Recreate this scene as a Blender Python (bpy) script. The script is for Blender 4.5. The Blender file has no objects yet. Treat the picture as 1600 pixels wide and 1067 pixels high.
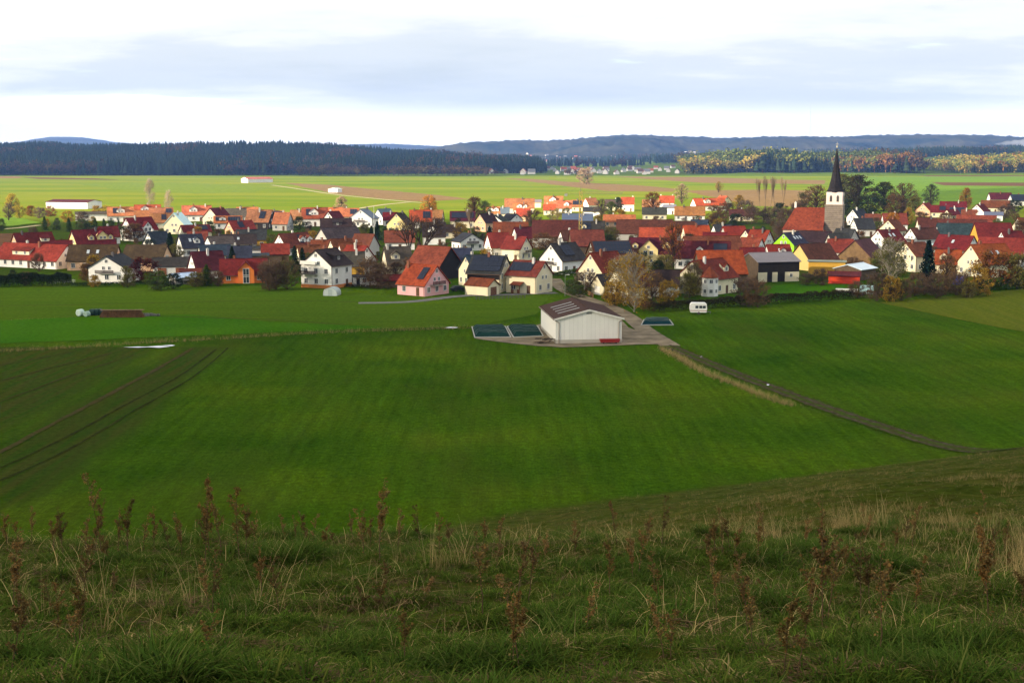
import bpy, math, random
import numpy as np
from mathutils import Vector, Matrix
R = math.radians
scn = bpy.context.scene
col = scn.collection

# ------------------------------------------------------------------ camera
F = 2000.0; EYE = 35.0; HOR = 240.0            # focal length in photo pixels, eye height over the plain, eye level row
PITCH = math.atan((533.5 - HOR) / F)
cd = bpy.data.cameras.new('camera'); cam = bpy.data.objects.new('camera', cd); col.objects.link(cam)
cd.sensor_width = 36.0; cd.lens = 36.0 * F / 1600.0
cd.clip_start = 0.3; cd.clip_end = 30000
cam.location = (0, 0, EYE); cam.rotation_euler = (R(90) - PITCH, 0, 0)
scn.camera = cam
scn.render.resolution_x = 1024; scn.render.resolution_y = 682

# ------------------------------------------------------------------ world
SUN_AZ = R(25); SUN_EL = R(15)                  # sun low on the left, a little behind the camera
w = bpy.data.worlds.new('World'); scn.world = w; w.use_nodes = True
wn = w.node_tree.nodes; wl = w.node_tree.links; wn.clear()
wo = wn.new('ShaderNodeOutputWorld'); bg = wn.new('ShaderNodeBackground'); bg.inputs[1].default_value = 0.1
sky = wn.new('ShaderNodeTexSky'); sky.sky_type = 'NISHITA'; sky.sun_disc = False
sky.sun_elevation = SUN_EL; sky.sun_rotation = R(245); sky.altitude = 450; sky.dust_density = 1.5
tc = wn.new('ShaderNodeTexCoord'); sep = wn.new('ShaderNodeSeparateXYZ'); wl.new(tc.outputs['Generated'], sep.inputs[0])
def wmath(op, a, b=None, c=None):
    n = wn.new('ShaderNodeMath'); n.operation = op
    for i, v in enumerate((a, b, c)):
        if v is None: continue
        if isinstance(v, (int, float)): n.inputs[i].default_value = v
        else: wl.new(v, n.inputs[i])
    return n.outputs[0]
zz = wmath('MAXIMUM', sep.outputs[2], 0.0)
den = wmath('ADD', zz, 0.10)
px_ = wmath('DIVIDE', sep.outputs[0], den); py_ = wmath('DIVIDE', sep.outputs[1], den)
cmb = wn.new('ShaderNodeCombineXYZ'); wl.new(px_, cmb.inputs[0]); wl.new(py_, cmb.inputs[1])
def wnoise(scale, detail, rough, off):
    mp = wn.new('ShaderNodeMapping'); mp.inputs['Location'].default_value = off
    mp.inputs['Scale'].default_value = (0.8, 1.0, 1.0)
    wl.new(cmb.outputs[0], mp.inputs[0])
    n = wn.new('ShaderNodeTexNoise'); n.inputs['Scale'].default_value = scale
    n.inputs['Detail'].default_value = detail; n.inputs['Roughness'].default_value = rough
    wl.new(mp.outputs[0], n.inputs['Vector']); return n.outputs[0]
def wramp(fac, stops):
    r = wn.new('ShaderNodeValToRGB'); r.color_ramp.interpolation = 'EASE'
    e = r.color_ramp.elements
    while len(e) < len(stops): e.new(0.5)
    for i, (p, c) in enumerate(stops): e[i].position = p; e[i].color = (*c, 1)
    wl.new(fac, r.inputs[0]); return r.outputs[0]
n1 = wnoise(0.26, 3, 0.5, (4.6, 2.4, 0)); n2 = wnoise(0.75, 8, 0.62, (7.7, 1.3, 0)); n3 = wnoise(1.6, 6, 0.6, (1.7, 9.3, 0))
nn = wmath('ADD', wmath('MULTIPLY', n1, 0.68), wmath('MULTIPLY', n2, 0.32))
clouds = wramp(nn, [(0.43, (5.2, 5.15, 5.1)), (0.48, (3.1, 3.16, 3.18)), (0.53, (2.52, 2.68, 2.76)), (0.63, (2.14, 2.34, 2.46))])
gap = wramp(n3, [(0.62, (0, 0, 0)), (0.74, (0.45, 0.45, 0.45))])
hz = wramp(zz, [(0.0, (.9, .9, .9)), (0.022, (.8, .8, .8)), (0.042, (0, 0, 0))])    # the veil of bright air low over the horizon, all round
hm = wn.new('ShaderNodeMix'); hm.data_type = 'RGBA'; wl.new(hz, hm.inputs[0]); wl.new(clouds, hm.inputs[6]); hm.inputs[7].default_value = (5.4, 5.1, 4.9, 1); clouds = hm.outputs[2]
mx = wn.new('ShaderNodeMix'); mx.data_type = 'RGBA'
wl.new(gap, mx.inputs[0]); wl.new(clouds, mx.inputs[6]); wl.new(sky.outputs[0], mx.inputs[7])
wl.new(mx.outputs[2], bg.inputs[0]); wl.new(bg.outputs[0], wo.inputs[0])

sd = bpy.data.lights.new('sun', 'SUN'); sd.energy = 5.0; sd.angle = R(0.53); sd.color = (1.0, 0.86, 0.66)
sun = bpy.data.objects.new('sun', sd); col.objects.link(sun)
SUND = Vector((-math.cos(SUN_AZ) * math.cos(SUN_EL), -math.sin(SUN_AZ) * math.cos(SUN_EL), math.sin(SUN_EL)))
sun.rotation_euler = SUND.to_track_quat('Z', 'Y').to_euler(); sun.location = SUND * 300

vs = scn.view_settings; vs.view_transform = 'Standard'; vs.look = 'None'; vs.gamma = 1; vs.use_curve_mapping = False
vs.exposure = 1.85

# ------------------------------------------------------------------ pixel -> place
def ray(px, py):
    u = (px - 800.0) / F; v = (533.5 - py) / F
    c, s = math.cos(PITCH), math.sin(PITCH)
    return Vector((u, c + v * s, -s + v * c))
def atz(px, py, z=0.0):
    d = ray(px, py); k = (z - EYE) / d.z
    return Vector((0, 0, EYE)) + d * k
def depth(p):                                   # distance along the lens axis
    return p.y * math.cos(PITCH) + (EYE - p.z) * math.sin(PITCH)
def sm(t):
    t = np.clip(t, 0, 1); return t * t * (3 - 2 * t)

# ------------------------------------------------------------------ value noise for shapes
_rs = np.random.RandomState(5); _perm = _rs.rand(256, 256)
def vnoise(x, y):
    x = np.asarray(x, float); y = np.asarray(y, float)
    xi = np.floor(x).astype(int); yi = np.floor(y).astype(int); fx = x - xi; fy = y - yi
    fx = fx * fx * (3 - 2 * fx); fy = fy * fy * (3 - 2 * fy)
    g = lambda a, b: _perm[a % 256, b % 256]
    return (g(xi, yi) * (1 - fx) + g(xi + 1, yi) * fx) * (1 - fy) + (g(xi, yi + 1) * (1 - fx) + g(xi + 1, yi + 1) * fx) * fy - 0.5
def fbm(x, y, n=4):
    s = 0; a = 1.0
    for i in range(n):
        s = s + a * vnoise(x * 2 ** i + 17 * i, y * 2 ** i + 31 * i); a *= 0.5
    return s

# ------------------------------------------------------------------ terrain
def foot_of(t):
    return np.interp(t, [-.6, -.2, -.12, 0, .075, .2, .34, .4, .6], [92, 100, 114, 124, 128, 135, 145, 150, 165])
def bowl_of(t):
    return np.interp(t, [-.3, -.12, 0, .1, .25, .6], [1.6, 1.45, 1.28, 1.14, 1.03, 1.0])
CREST = 24.0
def terrain(x, y):
    x = np.asarray(x, float); y = np.asarray(y, float)
    z = 33.3 - 0.245 * y
    z = np.where(y < -50, 33.3 + 12.25 + 3 * (1 - np.exp((y + 50) / 60)), z)
    t = np.clip(x / np.maximum(y, 1.0), -.6, .6)
    ft = foot_of(t); p = bowl_of(t)
    s = np.clip((y - CREST) / (ft - CREST), 0, 1)
    zz = (33.3 - 0.245 * CREST) * np.power(1 - s, p)
    k = sm((y - CREST + 2.5) / 5.0)
    z = np.where(y > CREST - 2.5, z * (1 - k) + zz * k, z)
    z = np.where(y > CREST + 2.5, zz, z)
    hillm = np.clip(z / 2.0, 0, 1) * (y < 200)
    z = z + hillm * (0.55 * fbm(x / 9.0, y / 7.0, 3) * np.clip(y / 20, .15, 1) + 0.30 * fbm(x / 1.3, y / 1.0, 3))
    z = np.where(y > 200, 0.0, z)
    # rising woodland far left, gentle swell far right
    z = z + (32 + 16 * fbm(x / 330., y / 330., 3)) * sm((y - 2050) / 1150.) * sm((150 - x) / 700.) + 11 * sm((y - 2080) / 260.) * sm((x - 270) / 180.) * (1 - .7 * sm((x - 640) / 90.)) + 26 * sm((y - 2080) / 350.) * sm((x - 740) / 420.)
    return z
def ground_hit(px, py):                          # march a pixel ray down to the ground
    d = ray(px, py); o = Vector((0, 0, EYE)); k = 4.0
    while k < 4000:
        p = o + d * k
        if p.z <= float(terrain(p.x, p.y)): break
        k += 0.05 + k * 0.002
    return p

# ------------------------------------------------------------------ materials
def new_mat(name):
    m = bpy.data.materials.new(name); m.use_nodes = True
    nt = m.node_tree; b = nt.nodes['Principled BSDF']
    return m, nt.nodes, nt.links, b
def N(nodes, typ, **kw):
    n = nodes.new(typ)
    for k, v in kw.items(): setattr(n, k, v)
    return n
def noise(nodes, links, vec, scale, detail=4, rough=.55):
    n = nodes.new('ShaderNodeTexNoise'); n.inputs['Scale'].default_value = scale
    n.inputs['Detail'].default_value = detail; n.inputs['Roughness'].default_value = rough
    if vec is not None: links.new(vec, n.inputs['Vector'])
    return n.outputs[0]
def ramp(nodes, links, fac, stops):
    r = nodes.new('ShaderNodeValToRGB'); e = r.color_ramp.elements
    while len(e) < len(stops): e.new(0.5)
    for i, (p, c) in enumerate(stops):
        e[i].position = p; e[i].color = (*(c if len(c) == 3 else c[:3]), 1)
    links.new(fac, r.inputs[0]); return r.outputs[0]
def mixc(nodes, links, fac, a, b, blend='MIX'):
    n = nodes.new('ShaderNodeMix'); n.data_type = 'RGBA'; n.blend_type = blend
    for i, v in ((0, fac), (6, a), (7, b)):
        if isinstance(v, (int, float)): n.inputs[i].default_value = v
        elif isinstance(v, tuple): n.inputs[i].default_value = (*v, 1)
        else: links.new(v, n.inputs[i])
    return n.outputs[2]
def bump(nodes, links, h, strength, dist, b):
    n = nodes.new('ShaderNodeBump'); n.inputs['Strength'].default_value = strength; n.inputs['Distance'].default_value = dist
    links.new(h, n.inputs['Height']); links.new(n.outputs[0], b.inputs['Normal'])
def g3(v): return (v, v, v)
MAT = {}
def tinted(name, rough=.8, scale=1.2, amp=.25, bscale=0, bstr=0, bdist=.02, spec=.3, rows=None, rnd=0.0):
    """object colour x noise; optional tile rows/boards as fine relief"""
    m, n, l, b = new_mat(name)
    oi = N(n, 'ShaderNodeObjectInfo'); tcn = N(n, 'ShaderNodeTexCoord')
    v = tcn.outputs['Object']
    a = noise(n, l, v, scale, 6, .62)
    c = mixc(n, l, 1.0, oi.outputs['Color'], ramp(n, l, a, [(.28, g3(1 - amp)), (.72, g3(1 + amp * .6))]), 'MULTIPLY')
    a2 = noise(n, l, v, scale * .17, 3)
    c = mixc(n, l, 1.0, c, ramp(n, l, a2, [(.35, g3(1 - amp * .5)), (.65, g3(1.05))]), 'MULTIPLY')
    if rnd:
        c = mixc(n, l, 1.0, c, ramp(n, l, oi.outputs['Random'], [(0, g3(1 - rnd)), (1, g3(1 + rnd))]), 'MULTIPLY')
    if rows:
        wv = N(n, 'ShaderNodeTexWave', wave_type='BANDS', bands_direction=rows[0]); wv.inputs['Scale'].default_value = rows[1]
        wv.inputs['Distortion'].default_value = rows[2]
        l.new(v, wv.inputs['Vector'])
        c = mixc(n, l, 1.0, c, ramp(n, l, wv.outputs[1], [(0.0, g3(rows[3])), (.45, g3(1.0))]), 'MULTIPLY')
        bump(n, l, wv.outputs[1], .5, .03, b)
    elif bscale:
        bump(n, l, noise(n, l, v, bscale, 4), bstr, bdist, b)
    l.new(c, b.inputs['Base Color']); b.inputs['Roughness'].default_value = rough
    b.inputs['Specular IOR Level'].default_value = spec
    MAT[name] = m; return m
tinted('clean', .8, .4, .05, spec=.1)
tinted('matte', .95, 1.0, .2, spec=.02)
tinted('tiles', .85, 1.1, .5, spec=.12, rows=('Z', 1.35, .6, .72))
tinted('plaster', .9, .5, .10, 14, .15, .01, spec=.15)
tinted('boards', .85, 1.1, .35, spec=.15, rows=('X', 1.6, .4, .6))
tinted('metal', .6, .6, .12, spec=.25)
tinted('sheet', .35, .6, .12, spec=.6)
tinted('plain', .7, 2.0, .15, spec=.3)
tinted('bark', .95, 3.0, .35, 9, .6, .05, spec=.1)
tinted('stone', .92, .9, .32, 5, .5, .06, spec=.15, rows=('Z', .42, 1.5, .72))
tinted('woodlog', .95, 7, .75, spec=.05)
def leafmat(name, trans=.35):
    m, n, l, b = new_mat(name)
    oi = N(n, 'ShaderNodeObjectInfo'); at = N(n, 'ShaderNodeAttribute', attribute_name='col')
    c = mixc(n, l, 1.0, oi.outputs['Color'], at.outputs['Color'], 'MULTIPLY')
    c = mixc(n, l, 1.0, c, ramp(n, l, oi.outputs['Random'], [(0, (.8, .84, .8)), (1, (1.2, 1.12, 1.1))]), 'MULTIPLY')
    d = N(n, 'ShaderNodeBsdfDiffuse'); t = N(n, 'ShaderNodeBsdfTranslucent'); ms = N(n, 'ShaderNodeMixShader')
    ms.inputs[0].default_value = trans
    l.new(c, d.inputs[0]); l.new(c, t.inputs[0]); l.new(d.outputs[0], ms.inputs[1]); l.new(t.outputs[0], ms.inputs[2])
    l.new(ms.outputs[0], n['Material Output'].inputs[0]); n.remove(b)
    MAT[name] = m
leafmat('leaf'); leafmat('blade', .25)
def simple(name, c, rough=.6, metal=0, spec=.5, amp=.1, scale=3):
    m, n, l, b = new_mat(name); tcn = N(n, 'ShaderNodeTexCoord')
    a = noise(n, l, tcn.outputs['Object'], scale, 5)
    l.new(mixc(n, l, 1.0, c, ramp(n, l, a, [(.3, g3(1 - amp)), (.7, g3(1 + amp))]), 'MULTIPLY'), b.inputs['Base Color'])
    b.inputs['Roughness'].default_value = rough; b.inputs['Metallic'].default_value = metal
    b.inputs['Specular IOR Level'].default_value = spec; MAT[name] = m
simple('glass', (.035, .045, .06), .08, 0, .8)
simple('solar', (.020, .025, .042), .55, 0, .12)
simple('water', (.10, .11, .10), .04, 0, 1.0)
simple('asphalt', (.13, .125, .12), .9, 0, .2, .2, .8)
simple('gravel', (.20, .16, .11), .95, 0, .0, .4, .35)
simple('path', (.42, .34, .21), .95, 0, .1, .15, .3)
simple('soil', (.20, .115, .062), .95, 0, .1, .25, .05)
simple('soil_pale', (.36, .21, .12), .95, 0, .1, .16, .02)
simple('white_paint', (.8, .79, .76), .6, 0, .3, .05)
simple('dark_frame', (.05, .04, .035), .6)
simple('lamp_grey', (.35, .36, .36), .4, .6)

# ------------------------------------------------------------------ mesh builder
class MB:
    def __init__(s): s.v = []; s.f = []; s.mi = []
    def poly(s, pts, mi=0):
        k = len(s.v); s.v += [tuple(p) for p in pts]; s.f.append(tuple(range(k, k + len(pts)))); s.mi.append(mi)
    def box(s, a, b, mi=0):
        x0, y0, z0 = a; x1, y1, z1 = b; k = len(s.v)
        s.v += [(x0, y0, z0), (x1, y0, z0), (x1, y1, z0), (x0, y1, z0), (x0, y0, z1), (x1, y0, z1), (x1, y1, z1), (x0, y1, z1)]
        for q in ((0, 3, 2, 1), (4, 5, 6, 7), (0, 1, 5, 4), (1, 2, 6, 5), (2, 3, 7, 6), (3, 0, 4, 7)):
            s.f.append(tuple(k + i for i in q)); s.mi.append(mi)
    def prism(s, pts, d, mi=0):                 # closed prism: outline pts, moved by vector d
        n = len(pts); k = len(s.v); d = Vector(d)
        s.v += [tuple(p) for p in pts] + [tuple(Vector(p) + d) for p in pts]
        s.f.append(tuple(range(k + n - 1, k - 1, -1))); s.mi.append(mi)
        s.f.append(tuple(range(k + n, k + 2 * n))); s.mi.append(mi)
        for i in range(n):
            j = (i + 1) % n; s.f.append((k + i, k + j, k + n + j, k + n + i)); s.mi.append(mi)
    def tube(s, p0, p1, r0, r1, n=6, mi=0, cap=True):
        p0 = Vector(p0); p1 = Vector(p1); d = (p1 - p0)
        if d.length < 1e-6: return
        d.normalize(); a = d.orthogonal().normalized(); b = d.cross(a); k = len(s.v)
        for p, r in ((p0, r0), (p1, r1)):
            for i in range(n):
                t = 2 * math.pi * i / n; s.v.append(tuple(p + (a * math.cos(t) + b * math.sin(t)) * r))
        for i in range(n):
            j = (i + 1) % n; s.f.append((k + i, k + j, k + n + j, k + n + i)); s.mi.append(mi)
        if cap:
            s.f.append(tuple(k + i for i in range(n - 1, -1, -1))); s.mi.append(mi)
            s.f.append(tuple(k + n + i for i in range(n))); s.mi.append(mi)
    def mesh(s, name, mats):
        me = bpy.data.meshes.new(name); me.from_pydata(s.v, [], s.f)
        if not isinstance(mats, (list, tuple)): mats = [mats]
        for m in mats: me.materials.append(MAT[m])
        if len(mats) > 1: me.polygons.foreach_set('material_index', s.mi)
        return me
    def build(s, name, mat, parent=None, color=None):
        return link(name, s.mesh(name, mat), parent, color)
def link(name, me, parent=None, color=None, loc=None, rz=0.0):
    o = bpy.data.objects.new(name, me); col.objects.link(o)
    if parent: o.parent = parent
    if color: o.color = (*color, 1)
    if loc is not None: o.location = loc
    if rz: o.rotation_euler = (0, 0, rz)
    return o
def tag(o, label=None, cat=None, group=None, kind=None):
    if label: o['label'] = label
    if cat: o['category'] = cat
    if group: o['group'] = group
    if kind: o['kind'] = kind
    return o
def empty(name, loc, rz=0.0):
    o = bpy.data.objects.new(name, None); col.objects.link(o); o.location = loc; o.rotation_euler = (0, 0, rz)
    o.empty_display_size = .5; return o
def np_mesh(name, V, Fq, mats, cols=None, smooth=False):
    V = np.asarray(V, np.float32).reshape(-1, 3); Fq = np.asarray(Fq, np.int32); k = Fq.shape[1]
    me = bpy.data.meshes.new(name); me.vertices.add(len(V)); me.vertices.foreach_set('co', V.ravel())
    me.loops.add(Fq.size); me.loops.foreach_set('vertex_index', Fq.ravel())
    me.polygons.add(len(Fq)); me.polygons.foreach_set('loop_start', np.arange(0, Fq.size, k, dtype=np.int32))
    if smooth: me.polygons.foreach_set('use_smooth', np.ones(len(Fq), bool))
    for m in mats: me.materials.append(MAT[m])
    if cols is not None:
        a = me.color_attributes.new('col', 'FLOAT_COLOR', 'POINT')
        c = np.ones((len(V), 4), np.float32); c[:, :3] = cols; a.data.foreach_set('color', c.ravel())
    me.update(calc_edges=True); return me
def grid_faces(nx, ny):
    i = np.arange(nx - 1)[None, :] + nx * np.arange(ny - 1)[:, None]
    return np.stack([i, i + 1, i + nx + 1, i + nx], -1).reshape(-1, 4)

# ------------------------------------------------------------------ the cloud whose shade lies over hill, near fields and village front
def make_cloud(shade, Hc=420.0):
    off = -(Vector((SUND.x, SUND.y, 0)) / SUND.z) * Hc       # where its shade falls, relative to the cloud
    P = np.array([(a - off.x, b - off.y) for a, b in shade])
    xs = np.arange(P[:, 0].min() - 80, P[:, 0].max() + 80, 22.); ys = np.arange(P[:, 1].min() - 80, P[:, 1].max() + 80, 22.)
    X, Y = np.meshgrid(xs, ys)
    Xw = X + 55 * fbm(X / 120, Y / 120, 4); Yw = Y + 55 * fbm(X / 120 + 9, Y / 120 + 4, 4)
    sdv = np.full(X.shape, 1e9); ins = np.zeros(X.shape, bool)
    for i in range(len(P)):
        a = P[i]; b = P[(i + 1) % len(P)]; ab = b - a
        t = np.clip(((Xw - a[0]) * ab[0] + (Yw - a[1]) * ab[1]) / (ab @ ab), 0, 1)
        sdv = np.minimum(sdv, np.hypot(Xw - a[0] - t * ab[0], Yw - a[1] - t * ab[1]))
        c = ((a[1] > Yw) != (b[1] > Yw)) & (Xw < ab[0] * (Yw - a[1]) / (ab[1] + 1e-9) + a[0]); ins ^= c
    th = np.sqrt(np.clip(np.where(ins, sdv, 0), 0, 160) / 160.)
    top = Hc + th * (50 + 45 * fbm(X / 130, Y / 130, 4)) + .5; bot = Hc - th * (24 + 26 * fbm(X / 90 + 40, Y / 90, 4)) - .5
    n = X.size; V = np.concatenate([np.stack([X, Y, top], -1).reshape(-1, 3), np.stack([X, Y, bot], -1).reshape(-1, 3)])
    fc = grid_faces(len(xs), len(ys)); keep = (th.ravel()[fc] > 0).any(1); fc = fc[keep]
    me = np_mesh('cloud', V, np.concatenate([fc, fc[:, ::-1] + n]), ['cloud'], smooth=True)
    o = link('cloud', me); tag(o, kind='structure')
m, n, l, b = new_mat('cloud'); MAT['cloud'] = m
d = N(n, 'ShaderNodeBsdfDiffuse'); t = N(n, 'ShaderNodeBsdfTranslucent'); ms = N(n, 'ShaderNodeMixShader'); tr = N(n, 'ShaderNodeBsdfTransparent'); ms2 = N(n, 'ShaderNodeMixShader')
d.inputs[0].default_value = (.9, .9, .9, 1); t.inputs[0].default_value = (.9, .9, .9, 1); ms.inputs[0].default_value = .35
# the cloud is a thick bank over the hill and thins out to a veil over the village (two skins: the square of this passes)
cg = N(n, 'ShaderNodeNewGeometry'); cs = N(n, 'ShaderNodeSeparateXYZ'); l.new(cg.outputs['Position'], cs.inputs[0])
mr = N(n, 'ShaderNodeMapRange'); mr.interpolation_type = 'SMOOTHSTEP'; l.new(cs.outputs[1], mr.inputs[0])
for k_, v_ in ((1, -480.), (2, -260.), (3, .32), (4, .63)): mr.inputs[k_].default_value = v_
cn = noise(n, l, cg.outputs['Position'], .006, 4); cm = N(n, 'ShaderNodeMath', operation='MULTIPLY_ADD'); l.new(cn, cm.inputs[0]); cm.inputs[1].default_value = .25; l.new(mr.outputs[0], cm.inputs[2])
cx_ = N(n, 'ShaderNodeMath', operation='SUBTRACT'); l.new(cm.outputs[0], cx_.inputs[0]); cx_.inputs[1].default_value = .125
l.new(cx_.outputs[0], ms2.inputs[0]); l.new(ms.outputs[0], ms2.inputs[1]); l.new(tr.outputs[0], ms2.inputs[2])
l.new(d.outputs[0], ms.inputs[1]); l.new(t.outputs[0], ms.inputs[2]); l.new(ms2.outputs[0], n['Material Output'].inputs[0]); n.remove(b)
make_cloud([(-1000, -500), (-1000, 560), (-250, 610), (0, 640), (110, 700), (200, 810), (330, 1080), (640, 1480), (1300, 1750), (1500, -500)])
make_cloud([(-2400, 2030), (-400, 2030), (240, 2060), (330, 2480), (760, 2560), (1250, 2640), (1400, 3450), (-2400, 3450)])

# ------------------------------------------------------------------ ground sheet
m, n, l, b = new_mat('ground'); MAT['ground'] = m
geo = N(n, 'ShaderNodeNewGeometry'); P_ = geo.outputs['Position']
def mapped(scale, rz=0.0):
    mp = N(n, 'ShaderNodeMapping'); mp.inputs['Scale'].default_value = scale; mp.inputs['Rotation'].default_value = (0, 0, rz)
    l.new(P_, mp.inputs[0]); return mp.outputs[0]
at = N(n, 'ShaderNodeAttribute', attribute_name='zone'); zs = N(n, 'ShaderNodeSeparateColor'); l.new(at.outputs['Color'], zs.inputs[0])
nA = noise(n, l, mapped((.03, .03, .03)), 1, 6, .6); nB = noise(n, l, mapped((1.2, 1.2, 1.2)), 1, 5, .65)
nS = noise(n, l, mapped((.9, .035, .1), R(-14)), 1, 5, .6)
grass = ramp(n, l, nA, [(.3, (.026, .072, .002)), (.5, (.049, .104, .003)), (.7, (.086, .134, .004))])
grass = mixc(n, l, 1.0, grass, ramp(n, l, nS, [(.32, g3(.82)), (.68, g3(1.14))]), 'MULTIPLY')
grass = mixc(n, l, 1.0, grass, ramp(n, l, nB, [(.3, g3(.7)), (.7, g3(1.28))]), 'MULTIPLY')
wv = N(n, 'ShaderNodeTexWave', wave_type='BANDS', bands_direction='X'); wv.inputs['Scale'].default_value = .11; wv.inputs['Distortion'].default_value = 7; wv.inputs['Detail'].default_value = 3; wv.inputs['Detail Scale'].default_value = .6
l.new(mapped((1, 1, 1), R(-9)), wv.inputs['Vector'])
grass = mixc(n, l, 1.0, grass, ramp(n, l, wv.outputs[1], [(.0, g3(.94)), (.5, g3(1.01)), (1.0, g3(1.03))]), 'MULTIPLY')
grass = mixc(n, l, ramp(n, l, noise(n, l, mapped((.055, .02, .05), R(20)), 1, 5, .6), [(.50, g3(0)), (.72, g3(.5))]), grass, (.075, .085, .010))
grass = mixc(n, l, 1.0, grass, ramp(n, l, noise(n, l, mapped((4, 1.2, 3)), 1, 4, .7), [(.3, g3(.72)), (.7, g3(1.26))]), 'MULTIPLY')
seedl = mixc(n, l, ramp(n, l, noise(n, l, mapped((.7, .05, .1), R(-38)), 1, 6, .65), [(.38, g3(0)), (.62, g3(1))]), (.034, .070, .005), (.058, .064, .010))
seedl = mixc(n, l, 1.0, seedl, ramp(n, l, nB, [(.3, g3(.7)), (.7, g3(1.25))]), 'MULTIPLY')
c = mixc(n, l, zs.outputs[0], grass, seedl)
nH = noise(n, l, mapped((.16, .4, .2)), 1, 6, .7)
hillc = ramp(n, l, nH, [(.3, (.034, .058, .006)), (.48, (.060, .076, .010)), (.62, (.090, .086, .018)), (.75, (.085, .066, .022))])
hillc = mixc(n, l, 1.0, hillc, ramp(n, l, nB, [(.3, g3(.6)), (.7, g3(1.3))]), 'MULTIPLY')
c = mixc(n, l, zs.outputs[1], c, hillc)
far = mixc(n, l, ramp(n, l, noise(n, l, mapped((.004, .012, .01)), 1, 4), [(.36, g3(0)), (.64, g3(1))]), (.135, .205, .012), (.225, .245, .022))
far = mixc(n, l, 1.0, far, ramp(n, l, noise(n, l, mapped((.012, .16, .05), R(6)), 1, 4), [(.3, g3(.85)), (.7, g3(1.1))]), 'MULTIPLY')
c = mixc(n, l, zs.outputs[2], c, far)
l.new(c, b.inputs['Base Color']); b.inputs['Roughness'].default_value = .95; b.inputs['Specular IOR Level'].default_value = 0.0
bump(n, l, noise(n, l, mapped((1.6, 1.6, 1.6)), 1, 7, .75), 1.0, .5, b)

def axis(pts):                                    # [(from, step), ...] -> uneven coordinates
    out = []
    for (a, st), (e, _) in zip(pts[:-1], pts[1:]): out += list(np.arange(a, e - 1e-6, st))
    return np.array(out + [pts[-1][0]])
gx = axis([(-6300, 300), (-1500, 60), (-300, 12), (-110, 1.6), (-14, .35), (14, 1.6), (130, 12), (300, 60), (1500, 300), (6300, 0)])
gy = axis([(-600, 40), (-60, 6), (0, .35), (30, 1.5), (330, 6), (760, 20), (2000, 50), (4200, 250), (11800, 0)])
GX, GY = np.meshgrid(gx, gy); GZ = terrain(GX, GY)
def px_of(X, Y):                                  # plane point -> photo pixel (only to look up which field a place belongs to)
    c, s = math.cos(PITCH), math.sin(PITCH); dz = -EYE
    dep = Y * c - dz * s; up = Y * s + dz * c
    return 800 + F * X / np.maximum(dep, 1), 533.5 - F * up / np.maximum(dep, 1)
mud = np.zeros(GX.shape)
PX, PY = px_of(GX, GY)
edge = np.interp(PY, [538, 600, 680, 760, 800], [372, 302, 215, 100, 20])
wob = 22 * fbm(GX / 8., GY / 8., 3)
mud = sm((edge + wob - PX) / 60. + .2) * ((PY > 541) & (PY < 900))
strip = np.interp(PY, [545, 705], [298, 0])       # greener headland beside the furrow
mud = mud * (1 - .75 * np.exp(-((PX - strip + 34) / 26.) ** 2))
vil = sm((GY - 352) / 25.) * (1 - sm((GY - 690) / 60.)); mud = np.maximum(mud, vil * np.clip(.80 + 1.0 * fbm(GX / 14., GY / 14., 3), .2, 1))
hillz = np.clip(GZ / .6, 0, 1) * (GY < 200)
farz = sm((GY - 650) / 60.) * (1 - .55 * sm((GY - 2000) / 60.))
zone = np.stack([mud, hillz, farz], -1).reshape(-1, 3)
me = np_mesh('ground', np.stack([GX, GY, GZ], -1), grid_faces(len(gx), len(gy)), ['ground'], smooth=True)
a = me.color_attributes.new('zone', 'FLOAT_COLOR', 'POINT'); cc = np.ones((len(zone), 4), np.float32); cc[:, :3] = zone
a.data.foreach_set('color', cc.ravel())
tag(link('ground', me), kind='structure')

# ------------------------------------------------------------------ fields, roads and tracks as thin sheets
def field_mat(name, a, b2, sc=(.02, .2, .1), rz=0.0, fine=1.0):
    m, n, l, b = new_mat(name); MAT[name] = m
    g = N(n, 'ShaderNodeNewGeometry'); mp = N(n, 'ShaderNodeMapping'); mp.inputs['Scale'].default_value = sc; mp.inputs['Rotation'].default_value = (0, 0, rz)
    l.new(g.outputs['Position'], mp.inputs[0])
    c = mixc(n, l, ramp(n, l, noise(n, l, mp.outputs[0], 1, 6, .6), [(.35, g3(0)), (.65, g3(1))]), a, b2)
    f = noise(n, l, g.outputs['Position'], fine, 5, .65)
    c = mixc(n, l, 1.0, c, ramp(n, l, f, [(.3, g3(.75)), (.7, g3(1.25))]), 'MULTIPLY')
    l.new(c, b.inputs['Base Color']); b.inputs['Roughness'].default_value = .95; b.inputs['Specular IOR Level'].default_value = 0.0
    bump(n, l, f, .6, .15, b)
field_mat('f_soil', (.20, .125, .055), (.25, .165, .075), (.01, .1, .1), .1, .2)
field_mat('f_soil_dark', (.11, .06, .032), (.15, .08, .042), (.01, .1, .1), .1, .2)
field_mat('f_green', (.11, .20, .022), (.15, .24, .03), (.01, .06, .1), .1, .2)
field_mat('f_dull', (.145, .205, .022), (.17, .22, .024), (.01, .06, .1), .1, .2)
field_mat('f_lush', (.034, .106, .003), (.048, .122, .004), (.05, .05, .1), .1, 1.2)
field_mat('f_olive', (.074, .098, .006), (.098, .108, .010), (.6, .03, .1), R(-30), 1.2)
field_mat('f_mid', (.066, .108, .006), (.048, .096, .004), (.03, .3, .1), .1, 1.0)
field_mat('f_rough', (.07, .05, .02), (.04, .045, .01), (.5, .5, .1), .1, 1.5)
LIFT = [0.014]
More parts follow.
